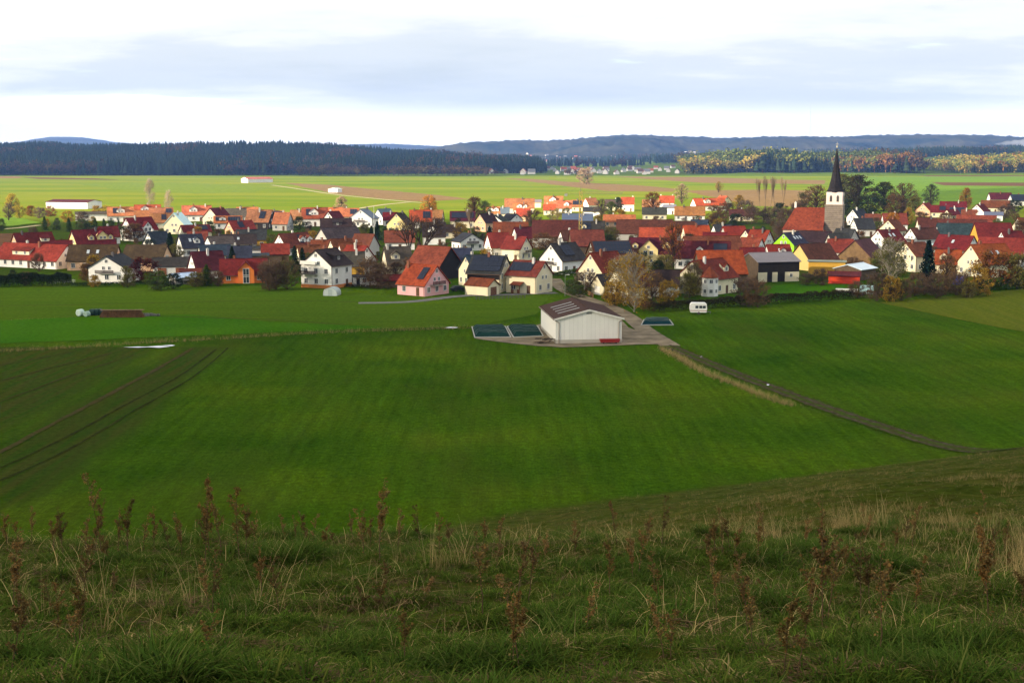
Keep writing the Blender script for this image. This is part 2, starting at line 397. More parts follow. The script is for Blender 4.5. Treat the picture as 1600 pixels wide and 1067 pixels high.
def sheet(name, pts, mat, step=None, label=None, z=None, wob=.25):
    """flat sheet from pixel outline lying on the plain, edges a little uneven"""
    P = [atz(x, y) for x, y in pts]; out = []
    rng = random.Random(len(pts) * 7 + int(pts[0][0]))
    for i, p in enumerate(P):
        q = P[(i + 1) % len(P)]; n_ = max(1, min(40, int((q - p).length / (4 + .01 * p.y))))
        for k in range(n_):
            r = p.lerp(q, k / n_); a_ = wob * (1 + .004 * r.y)
            out.append((r.x + rng.uniform(-a_, a_), r.y + rng.uniform(-a_, a_), 0))
    if z is None: z = LIFT[0]; LIFT[0] += .003
    mb = MB(); mb.poly([(x, y, z) for x, y, _ in out])
    o = mb.build(name, mat); tag(o, kind='structure')
    if label: o['label'] = label
    return o
def spline(P, n=8):
    out = []
    for i in range(len(P) - 1):
        p0 = P[max(i - 1, 0)]; p1 = P[i]; p2 = P[i + 1]; p3 = P[min(i + 2, len(P) - 1)]
        for k in range(n):
            t = k / n
            out.append(0.5 * ((2 * p1) + (p2 - p0) * t + (2 * p0 - 5 * p1 + 4 * p2 - p3) * t * t + (3 * p1 - p0 - 3 * p2 + p3) * t ** 3))
    return out + [P[-1]]
def ribbon(name, pts, width, mat, z=None, label=None, jit=.0, follow=False, nseg=8):
    C = spline([atz(x, y) for x, y in pts], nseg); V = []; rng = random.Random(int(pts[0][0]))
    if z is None: z = LIFT[0]; LIFT[0] += .003
    for i, p in enumerate(C):
        d = (C[min(i + 1, len(C) - 1)] - C[max(i - 1, 0)]).normalized(); nn = Vector((-d.y, d.x, 0))
        for s_ in (1, -1):
            q = p + nn * (s_ * width / 2 * (1 + rng.uniform(-jit, jit)))
            V.append((q.x, q.y, z + (float(terrain(q.x, q.y)) if follow else 0)))
    k = np.arange(len(C) - 1) * 2
    me = np_mesh(name, V, np.stack([k, k + 1, k + 3, k + 2], -1), [mat])
    o = link(name, me); tag(o, kind='structure')
    if label: o['label'] = label
    return o
# far fields
sheet('field', [(445, 286), (515, 289), (600, 297.5), (690, 305.5), (735, 311.5), (655, 315), (600, 311), (522, 303)], 'f_soil', label='brown ploughed strip behind the little white barn')
sheet('field', [(790, 279), (832, 280), (882, 284), (1000, 290), (1060, 295.5), (1052, 300), (950, 299), (887, 291.5), (820, 283)], 'f_soil', label='long brown ploughed wedge above the crane')
sheet('field', [(962, 276), (1100, 277), (1200, 280.5), (1290, 282), (1290, 288), (1100, 286), (1010, 280)], 'f_soil', label='brown ploughed strip below the autumn wood')
sheet('field', [(1066, 298), (1200, 296.5), (1270, 298), (1262, 324), (1180, 322), (1120, 310)], 'f_soil', label='brown ploughed field behind the bare poplars')
sheet('field', [(1330, 276.5), (1700, 276), (1700, 320), (1330, 320)], 'f_green', label='green field behind the dark trees by the church')
sheet('field', [(1395, 271), (1700, 270), (1700, 275.5), (1450, 276)], 'f_soil_dark', label='dark ploughed strip at the right wood')
sheet('field', [(1455, 285), (1700, 286), (1700, 292), (1475, 290)], 'f_soil_dark', label='dark ploughed strip behind the right end of the village')
sheet('field', [(-60, 275), (32, 276), (32, 279), (-60, 279)], 'f_soil', label='pale ploughed strip at the foot of the left forest')
sheet('field', [(32, 277), (150, 279), (190, 281.5), (60, 280)], 'f_soil_dark')
sheet('field', [(120, 288), (260, 285), (420, 292), (400, 300), (300, 303), (190, 297)], 'f_dull', wob=.6)
sheet('field', [(-100, 340), (30, 340), (62, 348), (20, 353), (-100, 357)], 'f_green')
sheet('field', [(-100, 366), (20, 365), (90, 372), (60, 385), (-100, 390)], 'f_soil_dark', label='brown field strip at the left edge of the village')
ribbon('path', [(425, 289.5), (470, 296), (520, 303.6), (580, 310), (640, 315.5), (660, 317)], 3.6, 'path', label='pale farm path running past the little white barn')
ribbon('path', [(640, 316), (600, 320), (560, 326)], 4.0, 'path')
ribbon('path', [(-40, 360.5), (20, 357), (62, 352)], 3.5, 'path', label='pale path across the meadow at the left')
# near fields
sheet('field', [(-150, 452), (480, 446), (600, 462), (700, 470), (860, 464), (835, 492), (735, 511), (500, 516), (250, 524), (-150, 538)], 'f_mid', label='pale green meadow between village and ditch')
sheet('field', [(-150, 506), (110, 496), (300, 492), (420, 503), (600, 511), (500, 517), (-150, 543)], 'f_lush', label='bright green crop strip with the log pile on its edge')
sheet('field', [(1150, 470), (1170, 450), (1240, 444), (1320, 446), (1325, 464)], 'f_lush', label='green meadow behind the hedge by the grey barn')
sheet('field', [(1375, 473), (1660, 447), (1660, 528), (1560, 512), (1480, 495)], 'f_olive', label='olive mown field corner at the right edge')
for pp in ([(300, 545), (240, 580), (160, 622), (80, 664), (-60, 738)],):
    ribbon('furrow', pp, .8, 'f_rough', label='brown furrow between seedlings and green field', jit=.4)
field_mat('f_rut', (.022, .026, .008), (.040, .048, .009), (.5, .5, .1), .1, 1.5)
for pp in ([(338, 546), (280, 588), (190, 636), (90, 690), (-60, 758)], [(357, 544), (300, 590), (210, 642), (100, 706), (-60, 776)]):
    ribbon('wheel_rut', pp, .34, 'f_rut', jit=.7)
for pp in ([(210, 555), (120, 584), (0, 628)], [(175, 552), (80, 575), (-40, 606)], [(120, 549), (40, 564), (-40, 578)]):
    ribbon('wheel_rut', pp, .35, 'f_rough', jit=.6)
for pp in ([(-40, 479), (150, 476), (420, 470), (600, 474)], [(230, 494), (420, 500), (540, 508)]):
    ribbon('wheel_rut', pp, .5, 'f_rough', jit=.5)
# road, yard, farm track
ribbon('road', [(560, 474), (640, 472), (720, 463), (800, 460.5), (870, 458)], 3.4, 'asphalt', label='grey lane in front of the cream farmhouses')
ribbon('road', [(866, 436), (876, 449), (893, 459), (925, 470), (958, 482), (985, 497), (1008, 516), (1048, 541)], 3.8, 'gravel', label='grey road curving from village past the white hall')
sheet('yard', [(737, 516), (845, 509), (870, 500), (975, 500), (985, 512), (1022, 538), (1000, 540), (960, 541), (880, 542), (830, 540), (780, 536), (742, 530)], 'gravel', wob=.6, label='pale gravel yard around the white hall')
m, n, l, b = new_mat('track'); MAT['track'] = m
field_mat('track', (.050, .044, .016), (.040, .076, .005), (.7, .7, .1), .1, 2.0)
tp = [(1044, 541), (1090, 560), (1140, 581), (1200, 604), (1290, 638), (1380, 668), (1440, 688), (1500, 702), (1570, 707), (1650, 709)]
ribbon('track', tp, 3.0, 'track', label='muddy farm track with grass between its ruts', jit=.35, follow=True, nseg=26)
field_mat('f_mudrut', (.085, .066, .046), (.036, .030, .014), (1.0, 1.0, .1), .1, 2.5)
for off_ in (-3.4, 3.4):
    ribbon('wheel_rut', [(x + off_ * (y - 240) / 330 * .9, y - off_ * .55 * (y - 240) / 330) for x, y in tp], .65, 'f_mudrut', jit=.6, follow=True, nseg=26)
for i, (x0, x1, y) in enumerate([(188, 240, 544), (225, 262, 543), (252, 276, 541.5), (1093, 1096, 558.5), (1198, 1203, 603), (694, 718, 513)]):
    sheet('puddle', [(x0, y), ((x0 + x1) / 2, y - 1.3), (x1, y - .6), ((x0 + x1) / 2 + 3, y + 1.0)], 'water', z=.16 + .002 * i, label='puddle reflecting the white sky' if i == 0 else None, wob=.3)
# ------------------------------------------------------------------ houses
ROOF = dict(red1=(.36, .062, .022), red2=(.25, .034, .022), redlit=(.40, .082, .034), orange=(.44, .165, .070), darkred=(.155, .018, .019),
    maroon=(.105, .018, .026), rust=(.20, .052, .026), rustdark=(.19, .036, .020), brownred=(.115, .034, .022), brown=(.075, .042, .026),
    greybrown=(.085, .068, .056), darkbrown=(.045, .030, .027), darkgrey=(.045, .045, .048), slate=(.040, .050, .072), greyblue=(.10, .12, .17),
    bluesteel=(.48, .58, .74), greymetal=(.20, .185, .185), brownpurple=(.11, .05, .05), redpale=(.5, .19, .14), whiteroof=(.7, .68, .64))
WALL = dict(white=(.80, .78, .74), cream=(.74, .66, .46), yellow=(.74, .60, .28), peach=(.66, .42, .26), ochre=(.58, .33, .05), ochre2=(.56, .43, .16),
    grey=(.44, .42, .38), brownwood=(.13, .09, .055), darkwood=(.030, .026, .024), wood2=(.34, .21, .10), orangewall=(.78, .22, .05), green=(.27, .58, .02),
    redwall=(.72, .065, .025), pink=(.78, .42, .42))
TILE = {1: (0, 270), 2: (200, 270), 3: (400, 290), 4: (600, 290), 5: (800, 290), 6: (1000, 290), 7: (1180, 290), 8: (1330, 290)}
ZS = 1600 / 270.
# tile x0 x1 gable y | eave pitch width roof wall kind features | label     (x, y: pixels of an enlarged view of the photograph)
HOUSES = """
1 -40 720 -200 672|2.9 42 9.5 red2 white house h.4:7,c.35,c.6|red roofed house with wide cream shed dormer behind left hedge
1 95 490 70 563|3.2 42 9 darkred peach house c.2,h.75:3|dark red roofed house with peach gable at the far left
1 480 650 0 628|2.6 35 7 darkred white house n|low dark red roof joined behind the left red house
1 625 1050 85 535|3.2 44 10 darkred yellow house d.7:4,d.4:2,d.9:2,c.6|dark red house with one large and two small round dormers
1 895 1080 40 500|3 42 8 darkred white house c.5|small white gabled house with dark red roof below the conifers
1 1110 1450 115 420|4.5 46 9 darkred white house x.55:4|white house with red roof and narrow white cross gable at left
1 640 1120 -60 668|3 40 10 brown peach barn k2|long brown roofed barn with two skylights behind the white chalet
1 1130 1600 -115 672|3 42 10 brown peach barn w|long brown roofed barn with peach gable and two little windows
1 820 1290 320 775|4.2 30 10.5 darkgrey white house b|white chalet style house with broad gable and dark roof at left
1 1320 1560 105 550|3.4 46 8 slate white house|white gabled house with blue slate roof beside a dark conifer
1 1000 1230 0 318|3.4 42 9 orange white house d.5:4,s.2-.4|sunlit orange roofed house right of the pale long building
1 445 940 -130 252|4.2 9 16 maroon white hall n|long white flat roofed hall standing alone in the left fields
1 705 985 0 362|3.6 12 9 greybrown white hall n|low pale shed behind the row of conifers at left
2 235 555 0 785|2.5 30 8 darkgrey white garage G|low grey roofed garage with brown doors left of the maroon roof
2 65 295 0 298|3.6 44 9 redlit white house d.4:4,c.5|sunlit red roofed house with white dormer below the tall pale tree
2 200 410 0 326|3.2 40 8 orange white house s.7-.95|sunlit orange house with solar panel near the pale poplar
2 80 168 0 350|3 40 7 orange cream house|small sunlit orange roof in the far left row
2 215 400 0 378|3.2 40 9 orange cream house s.5-.75|sunlit orange roof with solar panel behind the cream gable
2 330 580 185 375|4.2 45 9 bluesteel cream house|sunlit cream gabled house with shiny pale blue roof
2 505 765 0 305|3.6 44 9 orange white house d.38:4,c.4,c.8|sunlit orange roofed house with white front dormer and two chimneys
2 690 950 140 330|4.2 42 10 maroon cream house|sunlit cream gabled house with maroon roof at left
2 800 1050 0 402|3 35 8 orange white house s.05-.4,s.5-.95,d.3:3|white bungalow with rows of solar panels on orange roof
2 895 1180 80 448|3 42 8 red2 peach house s.3-.55,c.4|red roofed house with peach gable and blue solar panel
2 1085 1370 -75 345|3.6 46 10 orange darkwood house s.55-.8,c.5|big sunlit orange roof with dark wooden gable on its right
2 1335 1425 0 352|3.2 35 8 orange cream house s.1-.9|small sunlit orange roof covered with grey solar strips
2 1390 1530 -60 370|3.4 46 9 orange grey house|sunlit orange roof with grey green gable on the right
2 1530 1640 0 350|3.2 42 9 orange cream house c.5|sunlit orange roofed house left of the red roof with white dormer
2 1010 1200 0 320|3.2 40 9 orange white house c.2,c.8|far sunlit orange roof just below the green field
2 910 1090 0 332|3.0 40 9 greybrown white house|far grey roofed house in the sunlit back row
2 470 765 45 488|2.8 32 8 darkred cream house s.6-.9,c.5|long low dark red roof with blue solar panel and cream gable
2 445 700 60 575|3.4 42 9 slate white house k2,d.7:2|slate roofed house with small white gable behind the brown barn
2 560 725 0 545|3.2 40 8 rust white house k2|rusty brown roof with skylight behind the slate roofed house
2 710 985 60 592|3 28 9 greybrown white house|white gabled house with pale grey brown shallow roof
2 1010 1275 0 528|3.6 36 9 darkgrey ochre house c.4|dark roofed house with ochre wall below big orange roof
2 860 1180 0 572|2.6 34 9 darkbrown white house k1|broad dark brown bungalow roof at left centre
2 640 955 40 672|2.8 36 8 slate cream house|long slate roof with small cream gable behind the maroon roof
2 960 1105 0 680|3 38 8 slate cream house|dark slate roofed cream house left of white modern house
2 1085 1225 0 682|4.2 8 8 darkgrey white house|white modern house with flat dark roof and wide glazing
2 1110 1285 0 748|2.6 10 6 slate brownwood garage n|flat blue grey carport in front of white modern house
2 550 900 80 735|3.2 46 9 maroon white house c.5|maroon roofed house with bright white gable left of orange house
2 860 1275 0 800|2.4 40 8.8 darkred orangewall house x.55:4.3|bright orange house with dark red roof and tall gable window
2 510 695 0 890|1.9 25 4.5 rust brownwood shed n|rust roofed garden shed left of the orange house
2 378 545 60 938|1.6 25 3.5 bluesteel grey shed n|pale blue tarpaulin roofed garden shed in front of garages
2 1048 1342 60 42|4.4 14 17 redpale white barn n|long white barn with pale red roof alone on far field
3 668 795 85 22|3 14 9 whiteroof white barn n|little white barn beside the brown ploughed strip
3 150 540 130 448|3 44 9 rust white house d.65:2.5,d.9:2.5,s.55-.68|white gabled house with rusty roof and two rounded dormers
3 55 300 0 540|2.8 36 8 red2 brownwood barn n|red roofed brown shed left of the white three storey house
3 428 660 0 205|4 44 10 redlit white house d.45:4.5,s.15-.35,c.6|sunlit bright red roof with large white dormer
3 615 795 110 242|3.4 44 8 darkred white house|sunlit white gable with dark red roof beside the bright red roof
3 600 880 0 305|2.8 40 9 darkbrown white house h.55:4,c.3|dark brown hipped roof with glazed dormer in back row
3 660 800 0 205|3.2 42 9 orange white house c.4|sunlit orange roof right of the bright red roof
3 790 950 0 212|3.2 40 9 orange cream house s.5-.9|sunlit pale orange roof with grey solar panels
3 340 432 0 228|3.2 40 8 orange peach house|sunlit orange roof left of the bright red roof
3 865 1110 205 222|4.4 34 10 greyblue white house b,c.8|large sunlit white gabled house with balcony windows and grey roof
3 1090 1205 82 220|4 42 8 greyblue white house|narrow sunlit white gable right of the large white house
3 1195 1295 0 250|3 40 8 darkred white house|small dark red roof left of the yellow gable
3 1210 1450 178 257|4.2 44 9 darkbrown yellow house|pale yellow gabled house with dark roof behind bare tree
3 535 1000 140 397|3 40 11 greybrown grey barn w|big brown grey barn with grey gable and one small window
3 890 1140 -100 452|3.2 42 9 rust grey barn n|rust roofed barn with pale grey right gable
3 650 890 88 498|3.4 46 8 rust cream house|cream gabled house with rust roof and small ball lamp
3 745 960 60 535|3 44 8 rust white house c.8|rust roofed house with narrow white gable behind white house
3 880 1110 -170 562|4 42 9 red2 white house b|white gabled house with balcony and red roof right of three storey house
3 365 570 42 555|2.6 42 7 rust cream house|small rust roofed cream house left of three storey house
3 560 665 0 505|3 40 8 rust white house|rust roof tucked behind the small cream gable
3 413 885 277 600|6.1 38 9.6 darkbrown white house p,h.55:4,b|white three storey house with orange plinth and dark roof
3 895 1140 -85 838|2.6 2 5.5 darkgrey white garage G2|white flat roofed garage beside the three storey house
3 805 960 0 615|4.2 40 8 greybrown ochre house|brown roofed house with ochre wall behind three storey house
3 1160 1450 60 572|3.4 46 9 greybrown cream house d.35:2.5,c.1|steep brown roof with cream gable behind the bare trees
3 1150 1325 0 828|1.9 24 5 darkred brownwood shed n|low dark red shed left of the pink house
4 240 440 0 228|3.6 44 10 redlit white house s.6-.95,c.2|sunlit red roof with pale solar panels behind bare trees
4 440 555 -25 228|3.6 44 9 orange cream house c.2|sunlit orange roof at the edge of the green field
4 360 565 0 345|3.4 44 10 darkbrown white house d.4:3|dark half hipped roof with white dormer behind bare trees
4 10 280 0 418|3 40 9 rust white house c.9|rust roofed white house behind the left bare tree
4 615 840 0 240|3.8 38 10 maroon cream house s.05-.95|house whose roof is covered with bright blue solar panels
4 840 990 100 263|4.4 42 8 darkbrown peach house|peach gabled house with dark roof below the brown tree
4 950 1115 140 277|3.4 32 8 darkgrey white house|small white gable with dark roof in centre back
4 1110 1285 -112 265|3 34 8 darkgrey white house|dark roofed white house right of the small white gable
4 575 670 0 365|3 35 7 darkbrown cream house|little cream house with dark roof in front of solar roof
4 625 925 -215 447|3.4 30 9.5 darkgrey white house b|pale grey white gabled bungalow with terrace roof
4 120 600 -225 742|2.95 43 9.4 red1 pink house s.62-.85,b,c.05|pink house with orange roof and dark wooden balcony
4 205 730 -230 572|3 42 12 rust darkwood barn n|big rust roofed barn with black wooden gable
4 640 815 -25 582|3.8 42 9 slate cream house|blue slate roof right of the black gabled barn
4 690 940 140 648|5 40 9 slate cream house|cream gabled house left of the farmhouse with black solar roof
4 770 1185 -110 655|4.8 38 10 darkgrey cream farmhouse S,q|cream farmhouse whose roof is all black solar panels
4 1130 1560 -150 705|4.6 38 8.2 rust cream farmhouse s.02-.75,o|cream farmhouse with half solar half red roof and wooden porch
4 838 1068 -108 868|2.2 32 5 rust cream garage G|little cream garage with rust roof in front of farmhouses
4 930 1180 65 440|4.4 44 9 red2 white house c.6|white gabled house with deep red roof in village centre
4 1090 1370 -108 475|4 42 8 red2 cream house b|cream house with red roof and white right gable
4 1015 1330 0 340|3.4 42 10 rust white barn n|broad rust roof in the village centre back
4 1180 1400 60 388|3.2 44 8 maroon white house|maroon roofed house with white gable in village centre
4 955 1065 0 196|3.2 40 8 orange white house d.3:3,d.7:3|far orange roof with two white dormers
4 1060 1140 0 203|3.2 40 7 greyblue cream house|far blue grey roof left of the big orange roofs
4 1120 1390 0 122|3.6 42 11 orange cream house c.6|big sunlit orange roof at the far edge of village
4 1200 1335 0 165|3 40 8 orange white house d.4:3,d.8:2|sunlit orange roof with two dormers in far centre
4 1230 1350 0 216|3 40 8 redlit peach house|small sunlit red roof left of the brown bare trees
4 1335 1455 0 132|3.6 20 8 greymetal cream barn n|far grey metal roof beside the big orange roof
5 300 470 0 100|3.6 44 9 orange white house d.45:4,c.5|sunlit orange roof with white gable left of the crane
5 390 552 0 140|3.2 42 9 orange white house d.7:3|sunlit orange roof directly left of the crane mast
5 300 395 0 175|3 40 7 redlit cream house|small sunlit red roof below orange roofs near crane
5 655 760 55 118|3.4 44 8 orange white house|sunlit white gable with orange roof right of the crane
5 560 650 0 135|3.2 42 8 orange cream house s.1-.9|sunlit orange roof with solar panels behind the crane
5 862 1000 0 130|3 40 9 greybrown cream house|sunlit grey brown roof among trees in far centre
5 1015 1130 0 110|4.6 40 9 redlit white house c.9|sunlit white house with red roof beside dark conifer
5 660 815 0 200|3 25 9 darkgrey white house n|low sunlit white building with dark flat roof
5 850 1140 0 272|2.8 36 8 orange peach house|long low orange roof behind the yellow shrub
5 1365 1500 0 97|5 40 9 redlit white house c.1,c.9|sunlit white house with bright red roof on field edge
5 1415 1505 0 178|4 20 8 greymetal white house|pale grey white house below the bright red roof
5 1210 1360 0 132|3.2 42 9 orange cream house|orange roof half hidden behind a round brown tree
5 1210 1430 0 205|3.4 38 8 greybrown cream house|cream house with grey brown roof behind round brown tree
5 470 745 0 262|3 36 10 greyblue white house c.2,c.7|wide grey blue roof below the crane
5 605 855 0 332|3.4 42 9 darkgrey cream house s.05-.5,d.25:2|dark roof with blue solar strip right of the crane foot
5 195 605 0 322|4 44 12 brownred grey barn n|very large brown red barn roof in village centre
5 520 860 40 414|3.4 42 11 rust brownwood barn n|large dusty red barn roof in village centre
5 425 580 55 418|3.4 42 7 brownred white house|little white gable between the two large barn roofs
5 255 690 210 540|4.1 42 10 darkgrey white house s.25-.65,b|white house with dark roof and four solar panels at crossroads
5 690 1130 82 518|3.6 36 11 brownred brownwood barn S|barn with whole roof covered by blue solar panels
5 610 1090 235 625|3.6 45 10 rustdark cream house c.3,c.6,d.75:2|cream gabled house with deep rust roof behind the birch
5 735 930 115 825|2.5 40 6 darkgrey cream garage G|small cream garage with white door beside street lamp
5 890 1200 185 725|3.4 48 9 brownred cream house|cream pointed gable showing between yellow birch branches
5 1095 1490 0 487|4 44 9 maroon yellow house x.43:6,d.12:2,d.85:2.5|yellow house with maroon roof and tall pointed front gable
5 980 1250 212 370|3 26 10 darkgrey white house|white shallow gabled house with dark roof in village centre
5 975 1480 0 318|3.8 42 11 brownred grey barn n|very long brown red barn roof behind the oak
6 0 330 0 392|3 42 11 redlit grey barn n|bright orange red barn roof behind brown oak
6 300 505 0 335|3.4 42 9 brownred grey barn n|brown red roof left of the small slate roof
6 380 655 50 372|3.4 42 9 red1 cream house|red roof with narrow cream gable right of oak
6 510 640 -25 320|3 42 8 slate white house|small dark slate roof below the dark shrubs
6 655 765 60 363|3.4 44 7 darkgrey white house|tiny white gable left of the round conifer
6 725 1010 95 380|3.4 44 10 red2 grey barn n|red roofed barn with pale grey left gable
6 915 1165 128 410|3.6 42 8 maroon cream house c.6|cream gable with maroon roof near the green house
6 1080 1240 -85 418|4.2 42 8 red2 white house|white gable with large blue window left of green house
6 365 955 85 472|3.4 42 11 rust grey barn n|very long rust barn roof with grey gables
6 590 800 0 435|3 42 9 darkred grey barn n|dark red roof behind the long rust barn
6 930 1165 -85 488|3.2 42 8 rust white house|rust roof with small white right gable
6 1140 1370 75 548|3 44 8 red2 white house d.6:2,k1|red roofed house with white gable below green house
6 900 1160 65 577|3 42 8 darkred white house c.6|dark red roof with white gable behind the grey barn
6 330 830 0 518|3.6 42 10 maroon white house s.7-.95,d.45:2,c.6|long maroon roof with solar panel and dormer in village centre
6 480 985 100 605|4 42 12 red1 brownwood barn n|big bright rust barn with brown gable behind the villa
6 335 915 300 700|4.4 40 10 rustdark cream house t,c.3,d.75:2|cream villa with round corner turret and rust roof
6 935 1470 160 626|5.6 20 11 greymetal brownwood barn q,D,n|grey roofed barn with black boards over white wall
6 120 335 0 785|2.8 38 8 darkbrown white house n|dark roofed house half hidden by yellow bush
6 470 800 50 120|3.4 42 9 redlit white house d.4:4|long sunlit red roof with white gables before the brown field
6 690 855 -95 100|3.6 44 8 redlit cream house|sunlit cream right gable before the brown field
6 325 598 0 195|3 40 10 orange white house c.3|wide sunlit orange roof below the pale round tree
6 830 1050 0 222|2.8 34 9 brownred cream house|low brown roof behind the dark shrubs by the poplars
7 320 770 190 545|3.2 42 10 brownred ochre2 barn n|brown red barn with large ochre yellow gable
7 500 830 0 695|4.3 3 4.5 greymetal ochre shed n|flat roofed shed with bright ochre yellow wall
7 780 1200 290 508|2.2 42 11 brownpurple wood2 barn n|barn with wide light wooden gable and purple brown roof
7 680 900 0 498|3.4 40 9 red2 white house|red roof with white band behind the wooden gable barn
7 685 965 0 800|2.2 14 6 maroon redwall shed n|bright red shed with flat maroon roof at meadow edge
7 740 1115 235 733|3 16 8 bluesteel brownwood shed n|open shed with pale blue sheet roof behind the red shed
7 170 490 190 440|3.6 40 9 slate green house k3|bright green house with dark roof and three skylights
7 390 700 0 425|3 38 9 darkbrown grey barn n|long dark brown roof at the foot of the church
7 850 968 110 220|4 44 8 darkgrey white house|white gable directly right of the church tower
7 880 1110 72 305|3.4 42 9 darkgrey white house|dark roof with white gable right of church
7 1040 1140 0 265|3 40 7 rust cream house|tiny rust roof below the dark churchyard trees
7 1165 1405 35 258|3.2 42 10 rust white house|rust roof with thin white gable right of churchyard trees
7 1145 1390 172 320|3.4 42 9 rust cream house|cream gable with rust roof right of churchyard
7 720 968 -95 405|3.4 42 9 darkgrey grey house|dark mossy roof with grey timbered gable below the tower
7 650 745 70 445|3.2 44 7 darkgrey grey barn n|narrow grey gable below the church nave
7 1055 1390 165 412|3.4 42 9 darkred white house k2|white gable with dark red roof and two skylights
8 490 830 125 395|3.8 42 8 brownred white house b|white gabled house with brown roof and white balcony at right
8 415 700 185 530|5 38 9 rust cream house|tall cream gabled house left of the dark spruce
8 600 800 35 300|3.4 42 9 brownred cream house|brown red roof with narrow cream gable at right
8 785 1115 30 350|3.8 40 10 slate white house|long slate roof over white wall with windows at right
8 1110 1490 75 347|3.8 42 11 darkred ochre barn n|huge dark red roof with ochre gable at right
8 1335 1620 120 425|3.6 44 9 darkred white house|white gable with dark red roof at right edge
8 775 1190 -115 470|3.4 40 10 darkred white house k1|dark red roof with pale right gable at right
8 760 1075 0 547|3 14 8 bluesteel white hall n|low hall with pale blue sheet roof behind the spruce
8 795 1010 0 600|3 42 8 red1 cream house d.3:2|orange red roof with round dormer left of the cream gable
8 1000 1520 225 548|4 42 11 red1 cream house k2,c.3|cream gabled house with orange red roof at right front
8 1195 1630 -40 492|4.2 42 12 red2 grey barn n|long red roof behind the cream house at right front
8 1455 1640 42 85|3.6 40 9 slate white house s.1-.9|white gable with blue solar roof at far right
8 1260 1485 35 68|3.4 40 10 maroon white house|maroon roof at the far right back edge
8 1215 1465 0 140|3.4 40 9 rust cream house|rust roof with cream wall at far right
8 1095 1290 140 175|3.6 42 8 darkred white house|white gable with dark red roof at far right back
8 600 765 130 165|3.6 42 8 red2 peach house|peach gable with red roof right of churchyard trees
8 745 930 0 185|3 40 8 darkred cream house s.4-.7|dark red roof with small solar panel in right back row
8 830 1060 0 150|3.2 40 9 darkred white house|long dark red roof in the last row at right
8 850 935 75 225|3 40 6 darkred cream house|tiny cream gable in right back row
8 930 1030 0 206|3 36 7 slate white house s.05-.95|blue solar roof in right back row
8 1030 1160 0 225|3 40 8 rust grey house|rust roof in right back row
8 1240 1400 0 246|3 20 8 greyblue white hall n|flat blue grey roof in right back row
8 990 1330 0 278|3.2 38 9 rust grey house|long rust roof behind the huge dark red roof
8 800 1240 0 314|3.2 38 9 brownred grey barn n|long brown red roof behind the long slate roof
8 1495 1650 100 300|3.8 42 9 rust cream house|cream gable with rust roof at the very right edge
"""
def parse():
    out = []
    for ln in HOUSES.strip().splitlines():
        a, b_, lab = ln.split('|'); t, x0, x1, g, y = [float(v) for v in a.split()]
        bs = b_.split(); ox, oy = TILE[int(t)]
        out.append(dict(x0=ox + x0 / ZS, x1=ox + x1 / ZS, g=g / ZS, y=oy + y / ZS, He=float(bs[0]), pitch=R(float(bs[1])), W=float(bs[2]),
            roof=bs[3], wall=bs[4], kind=bs[5], feat=bs[6].split(',') if len(bs) > 6 else [], label=lab.strip(), dh=0.0))
    return out
def place(h):
    W = h['W']; He = h['He'] + h['dh']
    xa = (h['x0'] + h['x1']) / 2 if h['g'] == 0 else (h['x0'] + h['g'] / 2 if h['g'] > 0 else h['x1'] + h['g'] / 2)
    for _ in range(3):
        Hr = He + W / 2 * math.tan(h['pitch']); P = atz(xa, h['y'], Hr); s = F / depth(P)
        q = abs(h['g']) / s / W
        if q > .93: W = abs(h['g']) / s / .9; q = .9
    a = math.asin(q); L = max((h['x1'] - h['x0'] - abs(h['g'])) / s / math.cos(a), 7.0)
    L = min(L, 34); phi = math.atan((xa - 800) / F)
    ang = (a if h['g'] >= 0 else -a) - phi
    d = Vector((math.cos(ang), math.sin(ang), 0)); C = Vector((P.x, P.y, 0))
    if h['g'] == 0: C = C + Vector((-d.y, d.x, 0)) * 0
    elif h['g'] > 0: C = C + d * (L / 2)
    else: C = C - d * (L / 2)
    h.update(C=C, ang=ang, L=L, Wd=W, Hee=He, Hr=Hr, s=s)
def corners(h, m=.15):
    d = Vector((math.cos(h['ang']), math.sin(h['ang']), 0)); e = Vector((-d.y, d.x, 0)); a = h['L'] / 2 + m; b_ = h['Wd'] / 2 + m
    return [h['C'] + d * i * a + e * j * b_ for i, j in ((-1, -1), (1, -1), (1, 1), (-1, 1))]
def overlap(h, k):
    A, B = corners(h), corners(k); best = 1e9
    for hh in (h, k):
        for ang in (hh['ang'], hh['ang'] + math.pi / 2):
            ax = Vector((math.cos(ang), math.sin(ang), 0)); a = [p.dot(ax) for p in A]; b_ = [p.dot(ax) for p in B]
            o = min(max(a), max(b_)) - max(min(a), min(b_))
            if o <= 0: return 0
            best = min(best, o)
    return best
HS = parse()
for h in HS: place(h)
